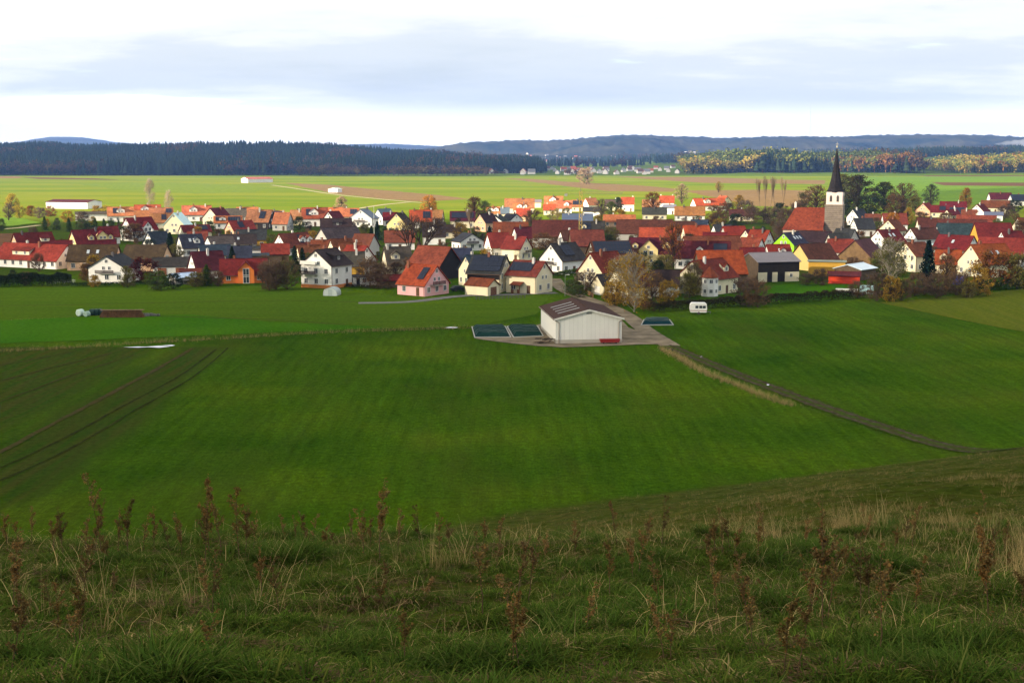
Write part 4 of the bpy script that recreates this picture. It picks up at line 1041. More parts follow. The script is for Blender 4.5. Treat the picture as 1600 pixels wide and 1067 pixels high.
def make_env(key, seed, rx, z0, nclump, nleaf, cs, size, ntwig=4, r0=.024, droop=0.0, pw=.7, rt=.0030):
    rng = random.Random(seed); mb = MB(); cen = []; tz = .72 if z0 > .1 else .3
    tp_ = [Vector((0, 0, -.01))]
    for k in range(6): tp_.append(Vector((tp_[-1].x + rng.gauss(0, .012), tp_[-1].y + rng.gauss(0, .012), tz * (k + 1) / 6)))
    for k in range(6): mb.tube(tp_[k], tp_[k + 1], r0 * (1 - .13 * k), r0 * (1 - .13 * (k + 1)), 6, cap=False)
    lob = [(rng.uniform(0, 6.28), rng.uniform(.75, 1.2)) for _ in range(5)]
    for c_ in range(nclump):
        z = z0 + (1 - z0) * rng.random() ** .85; t = (z - z0) / (1 - z0); env = rx * max(.05, math.sin(math.pi * min(.97, .12 + .83 * t))) ** pw
        a = rng.uniform(0, 6.28); w_ = 1 + .28 * sum(math.cos(a - q) * (s_ - 1) for q, s_ in lob) * 2; r_ = env * w_ * math.sqrt(rng.uniform(.12, 1.0))
        C_ = Vector((r_ * math.cos(a), r_ * math.sin(a), min(z, .985)))
        zs_ = max(.02, min(tz, C_.z - .10 - .5 * r_)) * rng.uniform(.75, 1.0); k = min(5, int(zs_ / tz * 6)); S_ = tp_[k].lerp(tp_[k + 1], (zs_ / tz * 6) - k)
        M_ = S_.lerp(C_, .5) + Vector((rng.gauss(0, .02), rng.gauss(0, .02), .03)); mb.tube(S_, M_, r0 * .34, r0 * .22, 4, cap=False); mb.tube(M_, C_, r0 * .22, rt, 3, cap=False)
        for _ in range(ntwig):
            e = C_ + Vector((rng.gauss(0, cs), rng.gauss(0, cs), rng.gauss(0, cs * .8) + cs * .5)); st = M_.lerp(C_, rng.uniform(.3, 1)); mb.tube(st, e, rt, rt * .6, 3, cap=False)
        for _ in range(nleaf):
            cen.append((C_.x + rng.gauss(0, cs), C_.y + rng.gauss(0, cs), max(.01, C_.z + rng.gauss(0, cs * .75) - droop * abs(rng.gauss(0, 1)))))
    TREES.setdefault(key, []).append((mb.mesh('trunk', 'bark'), card_mesh('crown', cen, size, rng) if cen else None))
for i in range(3):
    make_kind('bare', 11 + i, dict(levels=6, nch=[3, 3, 3, 2, 3, 2], spread=.50, ratio=.73, trunk=.30, up=.15, r0=.024, rmin=.0022), 1, .02, .007)
    make_env('oak', 31 + i, .38, .18, 80, 22, .040, .0155, 7)
    make_env('full', 51 + i, .38, .12, 110, 34, .042, .0165, 3)
    make_env('birch', 71 + i, .30, .18, 80, 32, .045, .0125, 8, .015, .05, .6, .0022)
    make_env('bush', 91 + i, .48, .05, 75, 34, .055, .023, 5, .014, 0, .55, .004)
    make_env('twigbush', 131 + i, .46, .06, 80, 13, .058, .018, 16, .013, 0, .55, .0032)
    make_kind('poplar', 151 + i, dict(levels=5, nch=[5, 3, 3, 2, 2], spread=.24, ratio=.72, trunk=.34, up=.55, r0=.014, rmin=.0022), 1, .02, .010)
    def spruce(seed):
        rng = random.Random(seed); mb = MB(); mb.tube((0, 0, 0), (0, 0, .97), .018, .003, 6); cen = []
        for k in range(30):
            z = .06 + .92 * k / 30; rad = .21 * (1 - z) ** .85 + .012; nb = 9
            for j in range(nb):
                a = 6.283 * (j + rng.random()) / nb
                for t in np.linspace(.2, 1, 6):
                    r_ = rad * t * rng.uniform(.8, 1.15); cen.append((r_ * math.cos(a), r_ * math.sin(a), z - .22 * r_ + rng.uniform(-.012, .012)))
        TREES.setdefault('spruce', []).append((mb.mesh('trunk', 'bark'), card_mesh('crown', cen, .026, rng, shade=(.5, 1.3))))
    spruce(200 + i)
BARKC = dict(bare=(.050, .036, .028), oak=(.075, .052, .036), full=(.06, .045, .03), birch=(.34, .30, .24), bush=(.085, .06, .04), twigbush=(.12, .08, .052), poplar=(.24, .17, .11), spruce=(.05, .035, .025))
LC = dict(brown=(.17, .095, .040), orange=(.42, .19, .030), yellow=(.46, .34, .045), gold=(.36, .225, .030), olive=(.15, .14, .035), green=(.075, .115, .026), dark=(.026, .048, .024), pale=(.40, .30, .18), russet=(.27, .11, .034), wine=(.085, .020, .022), grey=(.17, .13, .095), twig=(.13, .085, .052))
def inside_house(x, y, m=.8):
    for h in HS:
        dx, dy = x - h['C'].x, y - h['C'].y
        if abs(dx) + abs(dy) > 60: continue
        c, s = math.cos(h['ang']), math.sin(h['ang'])
        if abs(dx * c + dy * s) < h['L'] / 2 + m and abs(-dx * s + dy * c) < h['Wd'] / 2 + m: return True
    return False
tcount = [0]
def tree(kind, px, ytop, hgt, colr, label, group=None, wide=1.0, cat=None, name=None):
    P = atz(px, ytop, hgt) if ytop > 242 else None
    if P is None:                                  # top above eye level: distance given through hgt = (height, distance)
        h_, d_ = hgt; x = (px - 800) / F * d_; P = Vector((x, d_, 0)); hgt = h_
    else:
        for _ in range(60):
            if not inside_house(P.x, P.y): break
            hgt += .12; P = atz(px, ytop, hgt)
    plant(kind, P.x, P.y, hgt, colr, label, group, wide, cat, name)
def plant(kind, x, y, hgt, colr, label, group=None, wide=1.0, cat=None, name=None):
    i = tcount[0]; tcount[0] += 1; wm_, lm = TREES[kind][i % 3]; shrub = kind in ('bush', 'twigbush')
    root = empty(name or ('shrub' if shrub else 'tree'), (x, y, float(terrain(x, y))), (i * 2.4) % 6.28)
    tag(root, label, cat or ('shrub' if shrub else 'tree'), group)
    for nm, me_, c_ in (('trunk', wm_, BARKC[kind]), ('crown', lm, LC[colr] if isinstance(colr, str) else colr)):
        if me_ is None: continue
        o = link(nm if not (shrub and nm == 'trunk') else 'stems', me_, root, c_); o.scale = (hgt * wide, hgt * wide, hgt)
    return root
T = tree
T('bare', 634, 331, 17, 'twig', 'tall bare dark tree left of its twin, before the rust barn')
T('bare', 657, 333, 17.5, 'twig', 'tall bare dark tree right of its twin, before the rust barn')
T('birch', 992, 393, 13.5, 'gold', 'large yellow leaved birch beside the road behind the hall')
T('birch', 968, 400, 11, 'gold', 'golden birch leaning over the small cream garage')
T('oak', 1052, 352, 13, 'russet', 'russet brown oak in front of the yellow gabled house', wide=.8)
T('bush', 1045, 440, 5.5, 'gold', 'round yellow green bush left of the caravan')
T('twigbush', 1021, 428, 7, 'brown', 'brown thicket beside the yellow bush')
T('bush', 962, 438, 6, 'gold', 'golden bush in front of the pointed cream gable')
T('spruce', 1452, 373, 13, (.014, .034, .026), 'dark blue green spruce beside tall cream gable')
T('birch', 1394, 372, 13, 'olive', 'drooping olive willow like tree right of the wooden gable barn', wide=1.1)
T('bush', 1552, 391, 10, 'russet', 'big orange brown shrub at the right front edge', wide=1.15)
T('bush', 1530, 415, 7.5, 'gold', 'golden shrub left of the big orange brown shrub')
T('bush', 1592, 398, 9, 'olive', 'olive shrub at the right edge of the village', wide=1.1)
T('oak', 1481, 400, 9, 'brown', 'brown tree before the orange red roof at right')
T('twigbush', 1430, 425, 6, 'brown', 'bare brown thicket below the spruce')
T('twigbush', 1465, 428, 6, 'twig', 'bare thicket right of the spruce foot', wide=1.2)
T('bush', 1392, 432, 6, 'gold', 'yellow brown bush below the willow like tree')
T('twigbush', 1372, 425, 7, 'twig', 'bare bushes right of the red shed')
T('twigbush', 1410, 438, 5, 'brown', 'low brown bushes along the right village edge', wide=1.3)
T('full', 1342, 276, 21, (.062, .054, .026), 'big dark round tree right behind the church tower', wide=1.35)
T('full', 1318, 274, 20, 'olive', 'tree with yellow leaves just behind the spire', wide=1.2)
T('oak', 1277, 291, 16, 'brown', 'brown round tree left behind the church tower', wide=1.4)
T('full', 1383, 286, 17, (.10, .10, .024), 'dark olive churchyard tree, second from the spire', wide=1.25)
T('oak', 1415, 287, 17, 'brown', 'brown churchyard tree with rounded crown, third from the spire', wide=1.35)
T('oak', 1456, 289, 15, (.07, .085, .04), 'thin grey green tree standing alone on the right field')
T('full', 1511, 295, 13, 'orange', 'orange autumn tree above the right back rows', wide=.8)
T('full', 1395, 333, 9, 'orange', 'orange tree right of the cream gables near church')
T('full', 1420, 325, 9, 'gold', 'golden tree behind the white gable at right', wide=.8)
for x, y, h_, c_, lab in [(1362, 305, 12, 'dark', 'dark shrub between the churchyard trees'), (1400, 306, 11, 'brown', 'brown shrub below the churchyard trees'), (1432, 309, 9, 'olive', 'olive shrub right of the churchyard trees'), (1300, 303, 11, 'brown', 'brown shrub just left of the belfry'), (1258, 302, 11, 'olive', 'olive shrub left behind the church'), (1325, 312, 9, 'dark', 'dark shrub at the right foot of the tower'), (1135, 316, 9, 'twig', 'brown thicket right of the sunlit red roofs'), (1165, 314, 9, 'grey', 'grey thicket before the brown field'), (1245, 318, 9, 'twig', 'bare thicket at the left end of the nave')]: T('bush', x, y, h_, c_, lab, None, 1.25)
for i, (x, y) in enumerate([(1190, 276), (1197, 274), (1204, 275), (1212, 274), (1225, 276)]):
    T('poplar', x, y, 22, 'pale', 'bare slender poplar, %s from the left in the row before the brown field' % ('first', 'second', 'third', 'fourth', 'fifth')[i], 'row of bare poplars', .5)
T('full', 670, 306, 13, 'orange', 'glowing orange tree on the edge of the far field', wide=.95)
T('oak', 742, 309, 14, 'brown', 'brown tree with spreading crown behind the blue solar roof', wide=1.1)
T('full', 757, 315, 11, 'green', 'green tree touching the brown spreading tree')
T('oak', 1066, 288, 14, 'pale', 'pale nearly bare tree on the field edge right of the red roofs')
T('oak', 1020, 302, 14, 'russet', 'round rusty tree in front of the far orange roof', wide=1.1)
T('oak', 1123, 284, 10, 'gold', 'small golden tree in the brown field strip')
T('birch', 233, 279, 19, 'pale', 'tall pale poplar lit by the sun at left', wide=.6)
T('birch', 262, 298, 14, 'pale', 'shorter pale poplar right of the tall one', wide=.65)
T('full', 533, 308, 10, 'pale', 'pale bare tree behind the sunlit red roof')
T('full', 18, 303, 11, 'yellow', 'tall yellow tree at the far left edge')
T('bush', 30, 321, 7, 'yellow', 'bright yellow bush below the tall yellow tree')
T('oak', 12, 318, 9, 'grey', 'grey brown tree at the left edge behind yellow bush')
for i, (x, y, c, nm) in enumerate([(48, 322, 'russet', 'russet'), (62, 324, 'grey', 'grey brown'), (78, 322, 'russet', 'reddish'), (150, 322, 'gold', 'golden'), (165, 321, 'yellow', 'yellow'), (105, 330, 'gold', 'tawny'), (128, 331, 'grey', 'dull brown')]):
    T('bush', x, y, 6, c, '%s shrub in the sunlit thicket at far left' % nm, 'sunlit thicket at far left', 1.2)
for i, (x, y, h_) in enumerate([(69, 338, 6.5), (107, 340, 6.5), (148, 340, 7), (162, 341, 6), (88, 346, 4), (173, 345, 5), (185, 343, 5), (127, 343, 5)]):
    T('spruce' if i in (0, 1, 2, 3, 6) else 'bush', x, y, h_, 'green', 'dark green %s, %s from the left in the evergreen row along the left meadow' % ('conifer' if i in (0, 1, 2, 3, 6) else 'bush', ('first', 'third', 'fifth', 'sixth', 'second', 'seventh', 'last', 'fourth')[i]), 'evergreen row at left', 1.3)
for a in [('spruce', 265, 362, 9, 'dark', 'dark spruce between slate roofs at left', 1.2), ('spruce', 362, 384, 7, 'dark', 'blue green spruce behind orange house', 1.2), ('bush', 275, 383, 5.5, 'olive', 'olive bush behind the maroon roof', 1.1),
          ('bush', 210, 350, 7, 'brown', 'brown tree mass before the white cross gable', 1.3), ('bush', 222, 402, 7, 'wine', 'dark wine red tree before the white chalet', 1.2), ('bush', 198, 417, 5.5, 'olive', 'olive bush right of the white chalet', .9),
          ('bush', 135, 412, 5, 'brown', 'brown garden bush left of the white chalet', 1.1), ('bush', 146, 430, 3.2, 'gold', 'golden bush at the foot of the white chalet', 1.1), ('twigbush', 38, 424, 4, 'twig', 'small bare tree on the lawn before left hedge', .9),
          ('spruce', 322, 412, 6, 'green', 'small conifer left of the orange house', 1.3), ('bush', 305, 425, 4, 'olive', 'low olive bush left of the orange house', 1.4), ('bush', 245, 424, 5, 'green', 'green bush before the grey garages', 1.3),
          ('bush', 270, 428, 4, 'dark', 'dark bush before the tarpaulin shed', 1.3), ('bush', 340, 424, 4, 'twig', 'brown bush at the corner of orange house', 1.0), ('twigbush', 430, 405, 8, 'twig', 'bare brown tree left of three storey house', 1.1),
          ('twigbush', 448, 408, 7.5, 'olive', 'bare olive brown tree touching three storey house', 1.1), ('spruce', 460, 383, 8, 'dark', 'dark conifer behind the brown shed', 1.1), ('spruce', 472, 386, 7, 'dark', 'second dark conifer behind the brown shed', 1.2),
          ('twigbush', 420, 418, 6, 'twig', 'bare bush right of the orange house', 1.2), ('twigbush', 577, 402, 8, 'brown', 'bare tree right of three storey house', 1.1), ('twigbush', 595, 408, 7, 'twig', 'bare tree behind the white flat garage', 1.1),
          ('bush', 468, 339, 6, 'green', 'round dark green bush in the sunlit back row', 1.0), ('spruce', 589, 345, 8, 'dark', 'dark conifer beside the pale pole', 1.2), ('spruce', 580, 352, 6, 'dark', 'short dark conifer beside the pale pole', 1.3),
          ('bush', 570, 351, 6, 'olive', 'olive bush below the large sunlit white house', 1.1), ('bush', 605, 355, 6, 'dark', 'dark shrubs behind the left bare tree', 1.3), ('bush', 720, 349, 6.5, 'gold', 'yellow green tree below the blue solar roof', 1.2),
          ('spruce', 765, 352, 6, 'dark', 'dark conifer in the centre back', 1.2), ('poplar', 737, 322, 14, 'grey', 'thin bare tree before blue solar roof', .9), ('twigbush', 830, 327, 9, 'brown', 'brown bare tree in the sunlit centre row', 1.1),
          ('birch', 870, 325, 9, 'yellow', 'sunlit yellow birch left of the crane', .9), ('birch', 862, 328, 8, 'olive', 'pale green birch left of the crane', .9), ('bush', 884, 325, 6, 'olive', 'green bush below the orange roof by the crane', 1.1),
          ('oak', 940, 312, 11, 'grey', 'grey bare tree right of the crane', 1.0), ('full', 955, 316, 9, 'green', 'green tree right of the crane', 1.0), ('full', 966, 309, 9, 'dark', 'dark green tree beside sunlit white house', .9),
          ('bush', 970, 328, 7, 'gold', 'golden bush behind the very long barn roof', 1.2), ('bush', 935, 336, 5, 'gold', 'tawny bush right of the crane foot', 1.2), ('bush', 848, 365, 6, 'brown', 'brown tree before the very large barn roof', 1.5),
          ('twigbush', 952, 355, 7, 'olive', 'olive brown tree right of the large dusty barn roof', 1.3), ('bush', 918, 424, 5.5, 'grey', 'bare hedge bush at the road bend', 1.5), ('bush', 895, 438, 3.5, 'green', 'green hedge bush at the crossroads', 1.6),
          ('bush', 905, 446, 3, 'green', 'low green hedge beside the street lamp', 1.6), ('full', 1155, 306, 10, 'gold', 'golden tree behind the sunlit cream gable', 1.0), ('bush', 1120, 322, 9, 'brown', 'dark brown shrubs below the sunlit red roofs', 1.4),
          ('bush', 1150, 335, 7.5, 'dark', 'dark evergreen shrub in the centre right', 1.3), ('twigbush', 1175, 322, 9, 'twig', 'bare grey thicket left of the poplars', 1.5), ('twigbush', 1200, 322, 9, 'grey', 'bare thicket below the poplars', 1.4),
          ('bush', 1218, 318, 9, 'dark', 'dark conifer like tree below the poplars', 1.0), ('twigbush', 1230, 326, 9, 'twig', 'bare trees left of the church nave', 1.4), ('bush', 1244, 322, 7, 'olive', 'olive tree left of the church roof', 1.0),
          ('bush', 1278, 348, 5, 'russet', 'russet shrub in front of the church nave', .9), ('twigbush', 1220, 345, 7, 'grey', 'bare tree in front of the church left end', 1.2), ('twigbush', 1170, 432, 7, 'twig', 'bare brown trees right of the villa', 1.2),
          ('twigbush', 1185, 440, 6, 'brown', 'bare bushes between villa and grey barn', 1.2), ('bush', 1283, 420, 4.5, 'twig', 'dark bush before the ochre shed', 1.2), ('twigbush', 1262, 426, 3.5, 'dark', 'dark bush right of the grey barn', 1.4),
          ('bush', 1078, 428, 6, 'olive', 'olive bush before the villa', 1.1), ('twigbush', 1085, 410, 8, 'olive', 'thin olive tree in front of the villa gable', .8), ('bush', 1320, 350, 6, 'dark', 'dark shrubs right of the tower base', 1.1),
          ('bush', 1345, 362, 6, 'brown', 'brown tree between dark roof and white gable', 1.0), ('bush', 1375, 345, 6, 'green', 'green tree beside the cream gable near church', 1.0), ('bush', 1442, 332, 6, 'brown', 'brown hedge trees in the right back', 1.6),
          ('bush', 1480, 333, 5, 'brown', 'brown hedge behind the long slate roof', 1.8), ('bush', 1585, 312, 8, 'dark', 'dark trees at the far right back', 1.2), ('twigbush', 1570, 320, 8, 'twig', 'bare thicket at the far right back', 1.6),
          ('bush', 1596, 345, 7, 'brown', 'brown tree at the right edge in the back', 1.2), ('bush', 1472, 373, 6, 'olive', 'olive tree right of the dark spruce top', 1.0), ('twigbush', 1495, 424, 6, 'brown', 'brown bare bush left of blue container', 1.2),
          ('twigbush', 1340, 440, 4, 'twig', 'bare bush beside the red shed', 1.2), ('bush', 1512, 440, 4, 'olive', 'olive bush right of the blue container', 1.3)]:
    T(a[0], a[1], a[2], a[3], a[4], a[5], None, a[6])
rng = random.Random(77); nb = 0; seen = set()
while nb < 230:                                    # garden shrubs in the gaps of the village, each told by the house it grows beside
    px = rng.uniform(0, 1600); py = rng.uniform(346, 446) - (0 if px < 1150 else 12); P = atz(px, py)
    if inside_house(P.x, P.y, 1.6) or (840 < px < 960 and py > 425): continue
    hh = min(HS, key=lambda h: (h['C'] - P).length); k, c_, w_ = rng.choice((('bush', 'olive', 'olive'), ('bush', 'green', 'green'), ('bush', 'brown', 'brown'), ('bush', 'twig', 'dull brown'), ('twigbush', 'twig', 'bare'), ('bush', 'gold', 'golden'), ('twigbush', 'brown', 'sparse'), ('bush', 'dark', 'dark')))
    lab = '%s shrub by the %s' % (w_, hh['label'])
    if lab in seen or len(lab.split()) > 16: continue
    seen.add(lab); plant(k, P.x, P.y, rng.uniform(2.2, 6.0), c_, lab, 'garden shrubs between the houses', 1.0); nb += 1

def hedge(pts, hgt, wid, colr, label, dens=55, nm='hedge', size=.13):
    C = spline([atz(x, y) for x, y in pts], 6); r_ = np.random.RandomState(len(pts) + int(pts[0][0]) % 997); cen = []
    for p, q in zip(C[:-1], C[1:]):
        ln = (q - p).length; k = int(ln * wid * hgt * dens); nn = Vector((-(q - p).y, (q - p).x, 0)).normalized()
        t = r_.rand(k); u = r_.uniform(-.5, .5, k); hh = hgt * (.82 + .3 * vnoise((p.x + t * ln) * .7, np.full(k, p.y)))
        z = hh * np.sqrt(r_.rand(k)); u = u * (1 - .35 * (z / hgt) ** 2)
        cen.append(np.stack([p.x + (q - p).x * t + nn.x * u * wid, p.y + (q - p).y * t + nn.y * u * wid, z], -1))
    cen = np.concatenate(cen); me_ = card_mesh('foliage', cen, size, random.Random(3), shade=(.5, 1.35))
    o = link(nm, me_, None, LC[colr] if isinstance(colr, str) else colr); tag(o, label, 'hedge'); return o
hedge([(-30, 449), (40, 447.5), (112, 446)], 4.0, 2.2, (.034, .052, .022), 'dark clipped hedge in front of the left red roofed house', 95)
hedge([(112, 448), (200, 446), (335, 443)], 1.2, 1.4, 'dark', 'low dark hedge along the left gardens')
hedge([(522, 447), (560, 450), (612, 453)], 1.1, 1.3, (.05, .045, .02), 'low brown hedge in front of the white flat garage')
hedge([(1018, 489), (1060, 485), (1130, 480), (1210, 474.5), (1270, 470.5), (1330, 466.5)], 2.6, 2.2, (.045, .038, .02), 'long brown hedge from the caravan to the red shed', 45)
hedge([(1330, 467), (1400, 464), (1480, 460), (1520, 457)], 2.2, 2.4, 'twig', 'ragged brown hedge along the right village edge', 38)
hedge([(1505, 456), (1560, 453), (1640, 449)], 3.2, 3.0, 'green', 'green brown hedge at the right frame edge', 38)
hedge([(862, 435), (905, 428)], 2.0, 1.5, 'green', 'green hedge in front of the white house with dark roof')
hedge([(945, 470), (985, 478), (1016, 487)], 2.6, 2.4, 'brown', 'brown hedge along the road below the birches', 40)

# ------------------------------------------------------------------ small things around the village
def car(px, py, rz, colr, label, cat='car'):
    root = empty('parked_car', atz(px, py), rz); tag(root, label, cat); mb = MB()
    mb.prism([(-2.1, -.85, .35), (2.1, -.85, .35), (2.15, -.85, .75), (1.1, -.85, .92), (-1.9, -.85, .95), (-2.15, -.85, .8)], (0, 1.7, 0)); mb.prism([(1.1, -.78, .92), (.45, -.7, 1.42), (-1.3, -.7, 1.45), (-1.95, -.78, .95)], (0, 1.5, 0)); mb.build('body', 'metal', root, colr)
    mb = MB(); mb.prism([(.95, -.80, .96), (.42, -.73, 1.36), (-1.2, -.73, 1.38), (-1.75, -.80, .98)], (0, 1.6, 0)); mb.build('side_window', 'glass', root)
    for x in (-1.3, 1.35):
        for y in (-.82, .82):
            mb = MB(); mb.tube((x, y - .1, .32), (x, y + .1, .32), .32, .32, 12); mb.build('wheel', 'dark_frame', root)
    for y in (-.6, .6):
        mb = MB(); mb.box((2.08, y - .2, .6), (2.17, y + .2, .74)); mb.build('headlight', 'glass', root)
car(717, 455, .5, (.02, .025, .035), 'dark car parked between the pink house and the farmhouse')
car(388, 440, .1, (.30, .33, .36), 'grey car parked before the bright orange house')
def caravan():
    root = empty('caravan', atz(1091, 490.5), R(4) - .14); tag(root, 'white caravan parked on the grass before the hedge', 'caravan'); mb = MB()
    mb.prism([(-1.75, -1.0, .45), (1.7, -1.0, .45), (1.85, -1.0, 1.2), (1.72, -1.0, 2.3), (1.4, -1.0, 2.5), (-1.5, -1.0, 2.5), (-1.85, -1.0, 2.1), (-1.9, -1.0, 1.2)], (0, 2.0, 0)); mb.build('body', 'metal', root, (.78, .77, .74))
    mb = MB(); mb.box((-1.88, -1.02, .78), (1.78, -1.0, .92)); mb.build('stripe', 'plain', root, (.22, .06, .04))
    for x in (-.4, .45, 1.2):
        mb = MB(); mb.box((x - .33, -1.03, 1.35), (x + .33, -1.0, 1.95)); mb.build('window', 'glass', root)
    for y in (-.95, .95):
        mb = MB(); mb.tube((.05, y - .1, .3), (.05, y + .1, .3), .3, .3, 12); mb.build('wheel', 'dark_frame', root)
    mb = MB(); mb.tube((1.7, -.5, .5), (2.8, 0, .48), .05, .05, 6); mb.tube((1.7, .5, .5), (2.8, 0, .48), .05, .05, 6); mb.tube((2.6, 0, 0), (2.6, 0, .5), .05, .05, 6); mb.build('drawbar', 'metal', root, (.2, .2, .2))
caravan()
def log_pile():
    P = atz(192, 496); root = empty('log_pile', P, .03); tag(root, 'long stack of cut brown firewood logs on the meadow', 'log pile'); rng = random.Random(4); mb = MB()
    for r_ in range(7):
        for i in range(42 - r_):
            x = -4.8 + .228 * i + .11 * r_ + rng.uniform(-.03, .03); rr = rng.uniform(.095, .125); y = rng.uniform(-.08, .08)
            mb.tube((x, -.6 + y, .12 + .205 * r_), (x, .6 + y, .12 + .205 * r_), rr, rr, 7)
    o = mb.build('logs', 'woodlog', root, (.20, .105, .05)); tag(o, kind='stuff')
    rng = random.Random(9); mb = MB()
    for i in range(40):
        x = -4.6 + .23 * i; mb.box((x, -.7, 1.58 + rng.uniform(-.02, .05)), (x + .2, .7, 1.64 + rng.uniform(0, .06)))
    o = mb.build('top_layer', 'woodlog', root, (.26, .17, .10)); tag(o, kind='stuff')
log_pile()
def bale(px, py, r, ln, colr, label, rz=.2):
    mb = MB(); pr = [(-ln / 2, r * .82), (-ln / 2 + .12, r), (ln / 2 - .12, r), (ln / 2, r * .82)]
    for (x0, r0), (x1, r1) in zip(pr[:-1], pr[1:]): mb.tube((x0, 0, r), (x1, 0, r), r0, r1, 14, cap=True)
    o = mb.build('wrapped_bale', 'metal', None, colr); o.location = atz(px, py); o.rotation_euler = (0, 0, rz); tag(o, label, 'bale')
bale(125.5, 494, .78, 1.3, (.50, .62, .56), 'pale green wrapped bale left of the log pile', 1.2)
bale(136, 495, .62, 1.2, (.30, .42, .36), 'smaller grey green wrapped bale beside the pale one', 1.3)
for i, x in enumerate((144, 150, 156)): bale(x, 493 - .3 * i, .72, 1.1, (.015, .045, .038), 'dark green wrapped bale, %s from the log pile' % ('third', 'second', 'first')[i], 1.4)
for i, (x, y) in enumerate([(228, 494.5), (234, 493.5), (241, 494)]):
    mb = MB(); rng = random.Random(i)
    for k in range(9): a = [rng.uniform(-.8, .8), rng.uniform(-.4, .4), 0]; mb.box((a[0] - .25, a[1] - .2, 0), (a[0] + .25, a[1] + .2, rng.uniform(.2, .7)))
    o = mb.build('rubble_heap', 'stone', None, (.20, .19, .18)); o.location = atz(x, y); tag(o, 'grey rubble heap right of the log pile, %s one' % ('nearest', 'middle', 'farthest')[i], 'rubble')
def tarp_bed(corn, label, colr=(.012, .040, .034)):
    P = [atz(x, y) for x, y in corn]; n_ = 26; V = []
    for j in range(n_):
        for i in range(n_):
            u, v = i / (n_ - 1), j / (n_ - 1); p = P[0].lerp(P[1], u).lerp(P[3].lerp(P[2], u), v); e = min(u, 1 - u, v, 1 - v)
            z = .06 + .75 * float(sm(e / .12)) + .22 * float(fbm(p.x * .8, p.y * .5, 3)) * min(1, e * 8); V.append((p.x, p.y, z))
    root = link('silage_clamp', np_mesh('cover', V, grid_faces(n_, n_), ['matte'], smooth=True), None, colr); tag(root, label, 'silage clamp')
    mb = MB()
    for k in range(1, 6):                          # sandbag lines over the cover
        v = k / 6; row = [V[int(v * (n_ - 1)) * n_ + i] for i in range(1, n_ - 1, 2)]
        for a, b_ in zip(row[:-1], row[1:]): mb.tube((a[0], a[1], a[2] + .06), (b_[0], b_[1], b_[2] + .06), .09, .09, 5)
    mb.build('sandbags', 'matte', root, (.09, .13, .12)); mb = MB()
    for a, b_ in ((0, 1), (1, 2), (2, 3), (3, 0)): mb.tube((P[a].x, P[a].y, .12), (P[b_].x, P[b_].y, .12), .13, .13, 6)
    mb.build('kerb', 'plain', root, (.45, .43, .38))
z5 = lambda x, y: (680 + x / 3.2, 420 + y / 3.2)
tarp_bed([z5(198, 346), z5(378, 345), z5(350, 291), z5(184, 293)], 'dark green covered silage clamp farther from the white hall')
tarp_bed([z5(392, 346), z5(540, 339), z5(512, 290), z5(360, 291)], 'dark green covered silage clamp next to the white hall')
tarp_bed([(1002, 509), (1052, 508.5), (1046, 500.5), (1006, 500.5)], 'flat dark green tarpaulin on the grass right of the road', (.010, .040, .045))
def on_hall(x, y, z=0): return HM @ Vector((x, y, z))
mb = MB(); mb.prism([(-1.7, -.5, .35), (1.7, -.5, .35), (1.9, -.5, .95), (-1.9, -.5, .95)], (0, 1.0, 0)); o = empty('red_trough', on_hall(HL / 2 + 1.2, HW * .30), HM.to_euler().z + R(90)); tag(o, 'red farm trough lying before the white hall gable', 'trough'); mb.build('tub', 'metal', o, (.26, .02, .016))
mb = MB()
for x in (-1.2, 1.2): mb.box((x - .1, -.4, 0), (x + .1, .4, .36))
mb.build('feet', 'metal', o, (.06, .05, .05))
o = empty('plank_pile', on_hall(HL / 2 - .5, -HW / 2 - 2.2), .4); tag(o, 'untidy pile of old planks at the hall corner', 'planks'); rng = random.Random(8)
for i in range(12):
    mb = MB(); a = rng.uniform(-.5, .5); p = Vector((rng.uniform(-1.3, 1.3), rng.uniform(-.8, .8), .1 + .09 * i)); d = Vector((math.cos(a), math.sin(a), rng.uniform(-.04, .04))) * rng.uniform(.9, 1.7)
    mb.tube(p - d, p + d, .09, .09, 4); mb.build('plank', 'woodlog', o, rng.choice([(.30, .22, .14), (.2, .16, .12), (.09, .07, .06)]))
def greenhouse():
    P = atz(519, 461.5); root = empty('greenhouse', P, -.15); tag(root, 'small rounded pale garden greenhouse on the meadow', 'greenhouse'); r_ = 1.75; L_ = 3.6; n_ = 12; mb = MB()
    pr = [(r_ * math.cos(math.pi * i / n_), .7 + 1.35 * math.sin(math.pi * i / n_)) for i in range(n_ + 1)]; pts = [(r_, 0, 0)] + [(x, 0, z) for x, z in pr] + [(-r_, 0, 0)]
    mb.prism([(x, -L_ / 2, z) for x, _, z in pts], (0, L_, 0)); mb.build('cover', 'metal', root, (.40, .46, .45))
    for y in (-L_ / 2 - .02, -.6, .6, L_ / 2):
        mb = MB()
        for a, b_ in zip(pts[:-1], pts[1:]): mb.tube((a[0] * 1.01, y, a[2] * 1.01), (b_[0] * 1.01, y, b_[2] * 1.01), .04, .04, 5)
        mb.build('rib', 'lamp_grey', root)
    mb = MB(); mb.box((-.5, -L_ / 2 - .06, 0), (.5, -L_ / 2 - .01, 1.7)); mb.build('door', 'metal', root, (.3, .36, .36))
greenhouse()
